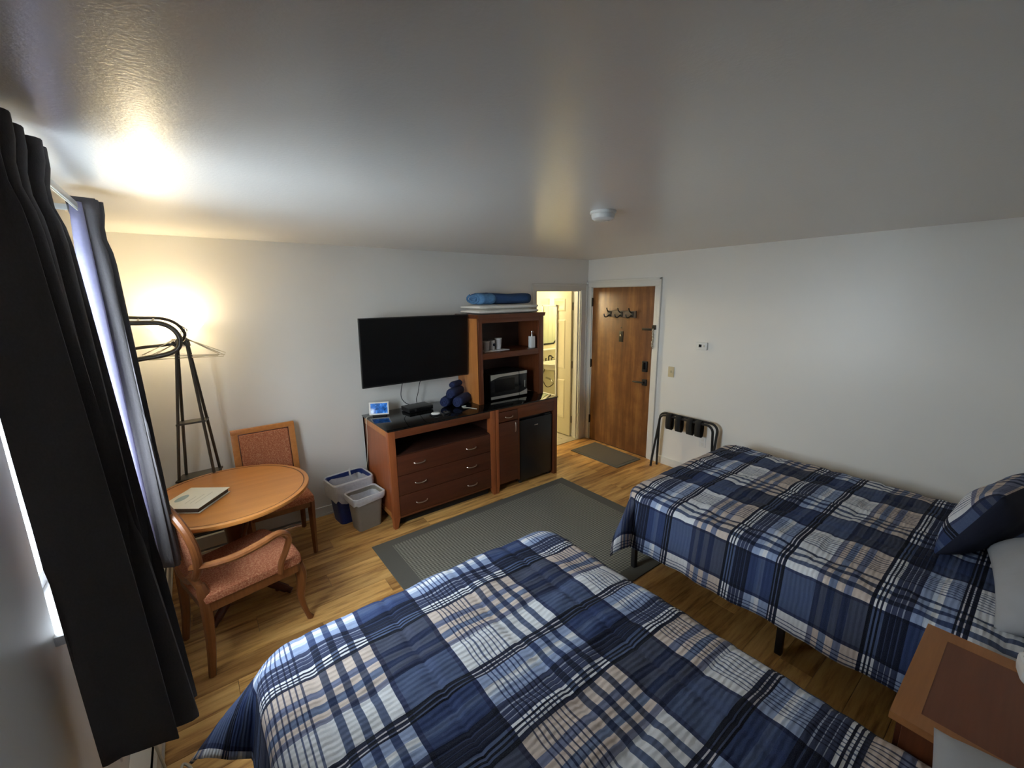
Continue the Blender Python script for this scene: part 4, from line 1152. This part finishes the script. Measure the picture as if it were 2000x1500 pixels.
b = bmnew(); prism(b, [(-0.01, 0.0005), (0.065, 0.0005), (0.058, 0.05), (0.03, 0.08), (0.004, 0.016)], -0.06, 0.06, 'x', M=Mt2); obj('speaker_base', b, 'black_plastic', sd, True)
b = bmnew(); tube(b, spline([(-2.94, -0.12, SZ + 0.01), (-2.995, -0.13, SZ + 0.006), (-3.030, -0.16, SZ + 0.005), (-3.042, -0.17, SZ - 0.03), (-3.043, -0.165, SZ - 0.15), (-3.043, -0.12, 0.5), (-3.045, -0.05, 0.35)], 8), 0.003, 8); tag(obj('display_cable', b, 'cord_white'), 'white cable running from the smart display over the dresser edge', 'cable')
rc = thing('white_gadget', 'small white rounded gadget lying on black pad before cable box', 'gadget', (-2.505, -0.475, SZ))
b = bmnew(); box(b, (-0.045, -0.04, 0.0005), (0.045, 0.04, 0.012), 0.010, 3); obj('pad', b, 'black_plastic', rc)
b = bmnew(); lathe(b, [(0, 0.012), (0.038, 0.012), (0.043, 0.018), (0.036, 0.026), (0, 0.029)], n=24, sx=1.0, sy=0.72, M=Matrix.Rotation(-0.5, 4, 'Z')); obj('shell', b, 'white_plastic', rc)
b = bmnew()
tube(b, spline([(-2.44, -0.505, SZ + 0.009), (-2.40, -0.47, SZ + 0.02), (-2.375, -0.50, SZ + 0.012), (-2.40, -0.535, SZ + 0.018), (-2.435, -0.50, SZ + 0.024), (-2.39, -0.485, SZ + 0.007), (-2.37, -0.52, SZ + 0.007)], 8), 0.006, 8)
tag(obj('coiled_cable', b, 'black_plastic'), 'short coiled black cable beside the white gadget', 'cable')
wc = thing('charging_cable', 'short white charging cable with plug in front of navy towels', 'cable', (-2.13, -0.40, SZ))
b = bmnew(); box(b, (-2.170, -0.385, SZ + 0.0005), (-2.125, -0.372, SZ + 0.010), 0.003); obj('plug', b, 'white_plastic', wc, True)
b = bmnew(); tube(b, spline([(-2.168, -0.38, SZ + 0.004), (-2.175, -0.42, SZ + 0.004), (-2.14, -0.45, SZ + 0.004), (-2.10, -0.54, SZ + 0.004)], 6), 0.003, 6); obj('lead', b, 'cord_white', wc, True)

# ---------------------------------------------------------------- wall fittings
th_ = thing('thermostat', 'white wall thermostat with small dark display', 'thermostat', (-0.01, -1.60, 1.41))
bx('housing', (-0.026, -1.662, 1.372), (-0.001, -1.543, 1.450), 'white_plastic', th_, 0.005)
bx('display', (-0.0275, -1.606, 1.400), (-0.0255, -1.576, 1.428), 'screen_black', th_)
bx('button', (-0.029, -1.640, 1.404), (-0.0255, -1.626, 1.424), 'print_grey', th_, 0.001)
sw = thing('light_switch', 'ivory toggle light switch on wall beside the entry door', 'light switch', (-0.004, -1.268, 1.095))
bx('plate', (-0.007, -1.304, 1.036), (-0.001, -1.232, 1.152), 'ivory_plastic', sw, 0.002)
bx('toggle', (-0.019, -1.273, 1.084), (-0.006, -1.263, 1.110), 'ivory_plastic', sw, 0.002)
ou = thing('wall_outlet', 'white electrical outlet low on wall behind the luggage rack', 'outlet', (-0.004, -1.688, 0.39))
bx('plate', (-0.006, -1.724, 0.333), (-0.001, -1.652, 0.447), 'white_plastic', ou, 0.002)
for z in (0.365, 0.415): bx('socket', (-0.008, -1.703, z - 0.015), (-0.0055, -1.673, z + 0.015), 'trim', ou, 0.003)
sm = thing('smoke_detector', 'round white smoke detector on the glossy ceiling', 'smoke detector', (-2.345, -2.255, H))
b = bmnew(); lathe(b, [(0, -0.0005), (0.068, -0.0005), (0.070, -0.010), (0.066, -0.014), (0.0, -0.014)], n=36); obj('mount', b, 'white_plastic', sm)
b = bmnew(); lathe(b, [(0.060, -0.014), (0.062, -0.022), (0.058, -0.038), (0.045, -0.047), (0.02, -0.049), (0, -0.049)], n=36); o = obj('housing', b, 'white_plastic', sm)
b = bmnew(); lathe(b, [(0, -0.052), (0.012, -0.051), (0.014, -0.047)], (0.02, -0.01, 0), n=14); obj('test_button', b, 'trim', o)

# ---------------------------------------------------------------- rugs
rg = thing('area_rug', 'large grey woven area rug with plain dark border before dresser', 'rug', (-2.236, -1.55, 0))
RX0, RX1, RY0, RY1 = -3.276, -1.197, -2.315, -0.787
bw = 0.115
b = bmnew()
for lo, hi in (((RX0, RY0, 0.0008), (RX0 + bw + 0.03, RY1, 0.008)), ((RX1 - bw, RY0, 0.0008), (RX1, RY1, 0.008)), ((RX0, RY1 - bw + 0.02, 0.0008), (RX1, RY1, 0.0078)), ((RX0, RY0, 0.0008), (RX1, RY0 + bw, 0.0078))):
    box(b, lo, hi, 0.002, 1)
obj('border', b, 'rug_border', rg, True)
b = bmnew(); box(b, (RX0 + bw + 0.02, RY0 + bw - 0.01, 0.001), (RX1 - bw + 0.01, RY1 - bw + 0.03, 0.0095), 0.002, 1); obj('woven_field', b, 'rug_weave', rg, True)
dmx = thing('door_mat', 'small brown-grey door mat inside the entry door', 'door mat', (-0.31, -0.63, 0))
b = bmnew(); prism(b, [(-0.535, -0.262), (-0.070, -0.255), (-0.100, -0.998), (-0.525, -0.990)], 0.0008, 0.009, 'z'); obj('backing', b, 'rug_border', dmx, True)
b = bmnew(); prism(b, [(-0.50, -0.300), (-0.105, -0.295), (-0.132, -0.96), (-0.492, -0.955)], 0.002, 0.012, 'z'); obj('pile', b, 'mat_fibre', dmx, True)

# ---------------------------------------------------------------- folding luggage rack by the door wall
lr = thing('luggage_rack', 'folded black metal luggage rack leaning against the door wall', 'luggage rack', (-0.12, -1.54, 0))
def uframe(y0, y1, xf, xt, zt, r=0.07):
    pts = [(xf, y0, 0.006), (xf + (xt - xf) * 0.2, y0 - 0.004, 0.13), (xt, y0 - 0.028, zt - r)]
    for i in range(1, 7):
        a = PI / 2 * i / 6; pts.append((xt, y0 - 0.028 - r + r * math.cos(a), zt - r + r * math.sin(a)))
    for i in range(0, 7):
        a = PI / 2 * i / 6; pts.append((xt, y1 + r - r * math.sin(a), zt - r + r * math.cos(a)))
    pts += [(xf + (xt - xf) * 0.2, y1 + 0.0, 0.13), (xf, y1 + 0.006, 0.006)]
    return pts
b = bmnew(); tube(b, uframe(-1.190, -1.875, -0.175, -0.085, 0.640), 0.0125, 10); obj('frame_loop', b, 'black_metal', lr, True)
b = bmnew(); tube(b, uframe(-1.210, -1.850, -0.085, -0.125, 0.625), 0.0125, 10); obj('frame_loop', b, 'black_metal', lr, True)
for yy in (-1.36, -1.475, -1.605, -1.70):
    b = bmnew()
    N_ = 16; V = []
    for i in range(N_ + 1):
        a = i / N_
        if a < 0.42: s = a / 0.42; x, z = -0.148 - 0.008 * math.sin(PI * s), 0.640 - 0.155 * s
        elif a < 0.58: s = (a - 0.42) / 0.16; x, z = -0.148 + 0.066 * s, 0.485 - 0.014 * math.sin(PI * s)
        else: s = (a - 0.58) / 0.42; x, z = -0.082 + 0.010 * math.sin(PI * s), 0.485 + 0.155 * s
        V.append([b.verts.new((x, yy - 0.030, z)), b.verts.new((x, yy + 0.030, z))])
    V.append([b.verts.new((-0.115, yy - 0.030, 0.657)), b.verts.new((-0.115, yy + 0.030, 0.657))]); V.append(V[0])
    for A, B in zip(V[:-1], V[1:]): b.faces.new((A[0], A[1], B[1], B[0]))
    o = obj('strap', b, 'webbing', lr, True); md = o.modifiers.new('t', 'SOLIDIFY'); md.thickness = 0.003

# ---------------------------------------------------------------- beds
BZ = 0.600
def cover(name, label, x0, x1, yf, yh, dl, drt, df, u_of, v_of, seed, zoff=0.0, ear=(0.55, 0.12), tr=0.15):
    """plaid comforter draped over a mattress; edges x0..x1, foot edge at yf"""
    r_ = 0.070; Rc = 0.055; inn = r_ + Rc          # edge radius, plan corner radius
    A0, A1 = x0 + r_, x1 - r_; B0 = yf - r_
    NA, NB = 140, 156
    am, aM = A0 - dl, A1 + drt; bm_, bM = B0 + df, yh
    rnd = random.Random(seed); ph = [rnd.uniform(0, 6.28) for _ in range(12)]
    def edge(d, tilt):
        q = r_ * PI / 2
        if d <= 0: return 0.0, 0.0
        if d < q: a = d / r_; return r_ * math.sin(a), r_ * (1 - math.cos(a))
        k = d - q; return r_ + k * tilt, r_ + k * math.sqrt(1 - tilt * tilt)
    b = bmesh.new(); uvl = b.loops.layers.uv.new('UVMap'); G = []; UV = {}
    xc = (A0 + A1) / 2; hx = (A1 - A0) / 2 - Rc
    for j in range(NB + 1):
        bb = bm_ + (bM - bm_) * j / NB; row = []
        for i in range(NA + 1):
            aa = am + (aM - am) * i / NA
            sx = -1 if aa < xc else 1
            qx = abs(aa - xc) - hx; qy = bb - (B0 - Rc)
            px_, py_ = max(qx, 0), max(qy, 0)
            rho = math.hypot(px_, py_)
            if rho > 1e-6: nx, ny = px_ / rho, py_ / rho
            else: nx = ny = 0.0
            diag = 2 * nx * ny                      # 1 on the corner diagonal
            d = max(0.0, rho - Rc)
            d *= 1 - 0.30 * diag
            out, down = edge(d, (tr if sx > 0 else 0.15) * (1 - ny) + 0.15 * ny + 0.36 * diag ** 2)
            hang = max(0, d - r_) / 0.3
            rip = hang * (0.007 * math.sin(bb * 11 + ph[0]) + 0.004 * math.sin(bb * 27 + ph[1])) * nx + hang * 0.012 * math.sin(aa * 12 + ph[2]) * ny
            if rho <= Rc: x, y_ = aa, bb
            else:
                x = xc + sx * (hx + nx * (Rc + out + rip)) if qx > 0 else aa
                y_ = (B0 - Rc) + ny * (Rc + out + rip) if qy > 0 else bb
                x += sx * ear[0] * diag * hang * 0.16; y_ -= ear[1] * diag * hang * 0.16
            top_ = max(0.0, 1 - d / 0.12)
            puff = 0.005 * math.sin(aa * 9.3 + ph[3]) * math.sin(bb * 8.1 + ph[4]) + 0.004 * math.sin(aa * 21 + bb * 13 + ph[5]) + 0.003 * math.sin(bb * 34 + 3 * math.sin(aa * 5) + ph[6]) + 0.002 * math.sin(bb * 61 + 5 * math.sin(aa * 9) + ph[7])
            seam = -0.008 * (math.exp(-(((aa - x0) % 0.34 - 0.17) / 0.012) ** 2)) - 0.006 * (math.exp(-(((bb - yf) % 0.325 - 0.16) / 0.012) ** 2))
            z = BZ + zoff - down + (puff + seam) * (0.35 + 0.65 * top_) - 0.012 * (abs(aa - xc) / (A1 - A0) * 2) ** 4 * top_ + 0.012 * (1 - (abs(aa - xc) / (A1 - A0) * 2) ** 2) * top_
            v = b.verts.new((x, y_, z)); row.append(v); UV[v] = (u_of(aa), v_of(bb))
        G.append(row)
    for j in range(NB):
        for i in range(NA):
            f = b.faces.new((G[j][i], G[j][i + 1], G[j + 1][i + 1], G[j + 1][i]))
            for l in f.loops: l[uvl].uv = UV[l.vert]
    b.normal_update()
    if sum(f.normal.z for f in b.faces) < 0: bmesh.ops.reverse_faces(b, faces=b.faces[:])
    me = bpy.data.meshes.new(name); b.to_mesh(me); b.free()
    me.materials.append(MAT['plaid']); me.materials.append(MAT['navy_cloth'])
    for p in me.polygons: p.use_smooth = True
    o = bpy.data.objects.new(name, me); col.objects.link(o); tag(o, label, 'comforter')
    md = o.modifiers.new('thick', 'SOLIDIFY'); md.thickness = 0.012; md.offset = -1; md.material_offset = 1; md.material_offset_rim = 0
    return o

def bed(label_f, label_m, x0, x1, yf, yh):
    fr_ = thing('bed_frame', label_f, 'bed frame', ((x0 + x1) / 2, (yf + yh) / 2, 0))
    xi0, xi1, yi0, yi1 = x0 + 0.016, x1 - 0.016, yf - 0.05, yh + 0.03
    for lo, hi in (((xi0, yi1, 0.262), (xi0 + 0.035, yi0, 0.33)), ((xi1 - 0.035, yi1, 0.262), (xi1, yi0, 0.33))): bx('side_rail', lo, hi, 'black_metal', fr_, 0.004)
    for yy in (yi0 - 0.035, yi1): bx('end_rail', (xi0, yy, 0.262), (xi1, yy + 0.035, 0.33), 'black_metal', fr_, 0.004)
    k = 0
    for yy in (yi0 - 0.035, -3.19, yi1):
        for xx in (xi0, (xi0 + xi1) / 2 - 0.02, xi1 - 0.034):
            bx('leg', (xx, yy, 0.0005), (xx + 0.034, yy + 0.034, 0.27), 'black_metal', fr_, 0.004)
    for i in range(9):
        yy = yi0 - 0.12 - i * (yi0 - yi1 - 0.2) / 8
        bx('slat', (xi0 + 0.03, yy - 0.035, 0.318), (xi1 - 0.03, yy + 0.035, 0.332), 'black_metal', fr_, 0.002)
    bx('brace', (xi0 + 0.03, yi0 - 0.030, 0.15), (xi1 - 0.03, yi0 - 0.010, 0.175), 'steel', fr_, 0.002)
    m = bx('mattress', (x0 + 0.035, yh + 0.03, 0.334), (x1 - 0.035, yf - 0.05, 0.570), 'mattress_ticking', None, 0.05, seg=3); tag(m, label_m, 'mattress')

B1 = (-4.172, -2.612); B2 = (-1.888, -0.330)
bed('black metal bed frame of the bed closest to the window', 'grey mattress under the comforter closest to the window', B1[0], B1[1], -2.165, -4.36)
bed('black metal bed frame of the bed along the door wall', 'grey mattress under the comforter along the door wall', B2[0], B2[1], -2.150, -4.36)
cover('comforter', 'bright blue and white plaid comforter on bed nearest the window', B1[0], B1[1], -2.122, -4.30, 0.40, 0.40, 0.38,
      lambda a: a + 4.225, lambda bb: -(bb + 2.135) + 0.65 * 3, 3, ear=(0.95, 0.5), tr=0.0)
cover('comforter', 'shaded navy and tan plaid comforter on bed along the door wall', B2[0], B2[1], -2.112, -4.30, 0.43, 0.30, 0.36,
      lambda a: -(a + 1.48) + 0.675 * 3, lambda bb: (bb + 3.115) + 0.65 * 3, 8, ear=(1.3, 1.2))

def pillow(name, label, W_, D_, T_, M, mats, seed=0, uvs=1.0):
    N_ = 26; b = bmesh.new(); uvl = b.loops.layers.uv.new('UVMap'); UV = {}; V = {}
    rnd = random.Random(seed); p = [rnd.uniform(0, 6) for _ in range(4)]
    for side in (1, -1):
        for j in range(N_ + 1):
            for i in range(N_ + 1):
                x = -1 + 2 * i / N_; y_ = -1 + 2 * j / N_
                e = (max(0, 1 - abs(x) ** 2.4) * max(0, 1 - abs(y_) ** 2.4)) ** 0.55
                pin = 1 - 0.07 * (1 - abs(y_) ** 2) * abs(x) ** 3; pin2 = 1 - 0.07 * (1 - abs(x) ** 2) * abs(y_) ** 3
                z = side * T_ / 2 * e * (1 + 0.08 * math.sin(4 * x + p[0]) * math.sin(5 * y_ + p[1])) + 0.006 * math.sin(9 * x + 5 * y_ + p[2]) * e
                border = i in (0, N_) or j in (0, N_)
                if border and side == -1: V[(side, i, j)] = V[(1, i, j)]; continue
                v = b.verts.new((x * W_ / 2 * pin, y_ * D_ / 2 * pin2, z)); V[(side, i, j)] = v; UV[v] = (x * W_ / 2 * uvs + 0.3, y_ * D_ / 2 * uvs + 0.55)
        for j in range(N_):
            for i in range(N_):
                q = [V[(side, i, j)], V[(side, i + 1, j)], V[(side, i + 1, j + 1)], V[(side, i, j + 1)]]
                if side < 0: q = q[::-1]
                f = b.faces.new(q); f.material_index = 0 if side > 0 or len(mats) == 1 else 1
                for l in f.loops: l[uvl].uv = UV[l.vert]
    b.transform(M)
    me = bpy.data.meshes.new(name); b.to_mesh(me); b.free()
    for m in mats: me.materials.append(MAT[m])
    for q in me.polygons: q.use_smooth = True
    o = bpy.data.objects.new(name, me); col.objects.link(o); tag(o, label, 'pillow')
    return o

def place(c, rz, tilt, roll_=0.0):
    return Matrix.Translation(c) @ Matrix.Rotation(rz, 4, 'Z') @ Matrix.Rotation(tilt, 4, 'X') @ Matrix.Rotation(roll_, 4, 'Y')
pillow('pillow', 'plaid sham pillow with navy back propped by the door wall', 0.70, 0.46, 0.22, place((-0.965, -3.785, 0.800), -0.22, math.radians(-66), 0.0), ['plaid', 'navy_cloth'], 2)
pillow('pillow', 'plain grey pillow on the bed along door wall', 0.74, 0.50, 0.26, place((-1.44, -4.05, 0.745), 0.10, math.radians(-24), math.radians(-3)), ['grey_cotton'], 5)
pillow('pillow', 'plain pale grey pillow on the bed nearest the window', 0.74, 0.50, 0.19, place((-2.95, -4.07, 0.70), 0.05, math.radians(-6), 0.0), ['grey_cotton'], 9)

# ---------------------------------------------------------------- nightstand
NX0, NX1, NY0, NY1, NZ = -2.600, -2.020, -4.38, -3.708, 0.650
ns = thing('nightstand', 'cherry wood nightstand with lighter border between the two beds', 'nightstand', ((NX0 + NX1) / 2, -4.05, 0))
b = bmnew(); box(b, (NX0, NY0, NZ - 0.024), (NX1, NY1, NZ)); obj('table_top', b, 'stand_wood', ns, True)
b = bmnew(); bw_ = 0.062
for lo, hi in (((NX0 - 0.001, NY1 - bw_, NZ - 0.023), (NX1 + 0.001, NY1 + 0.001, NZ + 0.001)), ((NX0 - 0.001, NY0, NZ - 0.023), (NX1 + 0.001, NY0 + bw_, NZ + 0.001)), ((NX0 - 0.001, NY0 + bw_, NZ - 0.023), (NX0 + bw_, NY1 - bw_, NZ + 0.001)), ((NX1 - bw_, NY0 + bw_, NZ - 0.023), (NX1 + 0.001, NY1 - bw_, NZ + 0.001))): box(b, lo, hi)
obj('top_border', b, 'stand_wood_light', ns, True)
b = bmnew(); box(b, (NX0 + 0.02, NY0, 0.10), (NX1 - 0.02, NY1 - 0.03, NZ - 0.024), 0.003); obj('carcass', b, 'cherry', ns, True)
for z0, z1 in ((0.37, 0.61), (0.12, 0.355)):
    d_ = bx('drawer', (NX0 + 0.05, NY1 - 0.032, z0), (NX1 - 0.05, NY1 - 0.014, z1), 'cherry_dark', ns, 0.003)
    b = bmnew(); zc = (z0 + z1) / 2; tube(b, spline([(-2.36, NY1 - 0.014, zc), (-2.35, NY1 + 0.006, zc), (-2.31, NY1 + 0.014, zc), (-2.27, NY1 + 0.006, zc), (-2.26, NY1 - 0.014, zc)], 5), 0.0048, 8); obj('handle', b, 'satin_nickel', d_, True)
for xx in (NX0 + 0.02, NX1 - 0.065):
    for yy in (NY0 + 0.005, NY1 - 0.075): bx('leg', (xx, yy, 0.0), (xx + 0.045, yy + 0.045, 0.105), 'cherry', ns, 0.004)
al = thing('speaker', 'small white rounded device at the back of the nightstand', 'speaker', (-2.092, -3.972, NZ))
b = bmnew(); box(b, (-0.05, -0.035, 0.0005), (0.05, 0.035, 0.075), 0.022, 3, M=Matrix.Rotation(0.2, 4, 'Z')); obj('housing', b, 'white_plastic', al)
b = bmnew(); lathe(b, [(0.030, 0.0755), (0.0, 0.077)], n=20); obj('top_pad', b, 'grey_cotton', al)

# ---------------------------------------------------------------- bathroom fittings (seen in the door mirror)
sk = thing('bathroom_sink', 'white wall-hung bathroom sink reflected in the door mirror', 'sink', (-1.15, 1.45, 0))
b = bmnew(); lathe(b, [(0.0, 0.66), (0.10, 0.665), (0.19, 0.70), (0.235, 0.775), (0.240, 0.800), (0.225, 0.803), (0.19, 0.78), (0.13, 0.715), (0, 0.695)], n=36, sx=1.1, sy=0.9); obj('basin', b, 'porcelain', sk)
b = bmnew(); box(b, (-0.25, 0.12, 0.70), (0.25, 0.228, 0.815), 0.015, 3); obj('deck', b, 'porcelain', sk)
b = bmnew(); tube(b, spline([(0, 0.16, 0.815), (0, 0.16, 0.89), (0, 0.10, 0.905), (0, 0.05, 0.88)], 6), 0.012, 10); tube(b, [(0.07, 0.16, 0.815), (0.07, 0.16, 0.86), (0.09, 0.13, 0.866)], 0.010, 8); tube(b, [(-0.07, 0.16, 0.815), (-0.07, 0.16, 0.86), (-0.09, 0.13, 0.866)], 0.010, 8); obj('faucet', b, 'bronze_metal', sk)
b = bmnew(); tube(b, spline([(0, 0.0, 0.67), (0, 0.0, 0.50), (0, 0.05, 0.44), (0, 0.10, 0.48), (0, 0.225, 0.50)], 6), 0.017, 10); obj('drain_trap', b, 'chrome', sk)
b = bmnew(); tube(b, spline([(0.07, 0.17, 0.70), (0.12, 0.19, 0.52), (0.02, 0.19, 0.34), (-0.14, 0.20, 0.36), (-0.15, 0.225, 0.42)], 8), 0.007, 8); obj('supply_hose', b, 'bronze_metal', sk)
bm1 = thing('bathroom_mirror', 'clipped-corner bathroom wall mirror with glossy black edge', 'mirror', (-1.15, 1.67, 1.1))
def octo(x0, x1, z0, z1, c): return [(x0 + c, z0), (x1 - c, z0), (x1, z0 + c), (x1, z1 - c), (x1 - c, z1), (x0 + c, z1), (x0, z1 - c), (x0, z0 + c)]
b = bmnew(); prism(b, octo(-1.42, -0.90, 1.09, 1.93, 0.10), 1.662, 1.678, 'y'); obj('frame', b, 'black_gloss', bm1, True)
b = bmnew(); prism(b, octo(-1.39, -0.93, 1.12, 1.90, 0.09), 1.659, 1.664, 'y'); obj('glass', b, 'mirror', bm1, True)
o = bx('bathroom_shelf', (-1.45, 1.58, 1.00), (-0.86, 1.679, 1.022), 'porcelain', None, 0.006); tag(o, 'narrow white shelf between the bathroom sink and its mirror', 'shelf')
b = bmnew(); G = []
for j in range(12):
    z = 0.30 + 1.68 * j / 11
    G.append([b.verts.new((-1.72 + 0.022 * math.sin(i * 0.75), TH + 0.03 + (1.50) * i / 110, z)) for i in range(111)])
for j in range(11):
    for i in range(110): b.faces.new((G[j][i], G[j][i + 1], G[j + 1][i + 1], G[j + 1][i]))
sc_t = thing('shower_curtain', 'pale pleated shower curtain reflected in bathroom mirrors', 'shower curtain', (-1.72, 0.9, 0.3))
obj('curtain_cloth', b, 'shower_cloth', sc_t, True, 60)
b = bmnew(); tube(b, [(-1.72, TH + 0.002, 2.0), (-1.72, 1.678, 2.0)], 0.012, 10); obj('rail', b, 'chrome', sc_t, True)
vl = thing('vanity_light', 'lit warm globe vanity light above the bathroom mirror', 'wall light', (-1.16, 1.62, 2.08))
bx('base', (-1.40, 1.65, 2.03), (-0.92, 1.679, 2.13), 'chrome', vl, 0.006)
for xx in (-1.32, -1.16, -1.0):
    b = bmnew(); lathe(b, [(0, -0.055), (0.03, -0.047), (0.052, -0.02), (0.055, 0.0), (0.048, 0.028), (0.025, 0.05), (0, 0.055)], (xx, 1.575, 2.075), 20); obj('globe', b, 'bath_globe', vl, True)
    b = bmnew(); tube(b, [(xx, 1.655, 2.075), (xx, 1.62, 2.075)], 0.018, 10); obj('socket', b, 'chrome', vl, True)
bl = bpy.data.lights.new('vanity_glow', 'POINT'); bl.energy = 50; bl.color = (1.0, 0.84, 0.54); bl.shadow_soft_size = 0.12
blo = bpy.data.objects.new('vanity_glow', bl); blo.location = (0.0, -0.18, 0.0); blo.parent = vl; col.objects.link(blo)
o = bx('linen_cabinet', (-0.110, 0.96, 0.0), (-0.004, 1.20, 1.35), 'brown_cabinet', None, 0.004); tag(o, 'dark brown slim cabinet behind the open bathroom door', 'cabinet')

# ---------------------------------------------------------------- outside the window
og = bx('ground_outside', (-30, -20, -0.75), (XW - 0.145, 25, -0.70), 'snow'); struct(og); og['label'] = 'pale snowy ground outside the window'
nb = thing('neighbouring_wing', 'pale blue clapboard building wing seen through the window gap', 'building', (-8.5, 6.0, -0.7))
bx('wall', (-13, 6.0, -0.7), (XW - 0.30, 6.4, 4.5), 'siding', nb)
me = None
for k in range(26):
    z = -0.68 + 0.20 * k
    if me is None:
        b = bmnew(); prism(b, [(0.0, 0.0), (-0.030, 0.0), (-0.008, 0.205), (0.0, 0.205)], -13.0, XW - 0.30, 'x')
        me = bpy.data.meshes.new('siding_board'); b.to_mesh(me); b.free(); me.materials.append(MAT['siding'])
    o = bpy.data.objects.new('siding_board', me); col.objects.link(o); o.parent = nb; o.location = (8.5, 0.0, z + 0.7)
pr = thing('porch_rail', 'white porch railing standing outside the window', 'railing', (-5.3, 1.6, -0.7))
bx('top_rail', (-9.0, 1.55, 0.86), (XW - 0.25, 1.75, 1.02), 'snow', pr, 0.01)
bx('bottom_rail', (-9.0, 1.60, 0.02), (XW - 0.25, 1.70, 0.12), 'snow', pr, 0.01)
for k in range(12): bx('baluster', (-5.0 - 0.35 * k, 1.62, 0.12), (-4.95 - 0.35 * k, 1.67, 0.87), 'snow', pr, 0.004)
for xx in (-4.92, -9.0): bx('post', (xx, 1.58, -0.70), (xx + 0.1, 1.70, 0.88), 'snow', pr, 0.006)
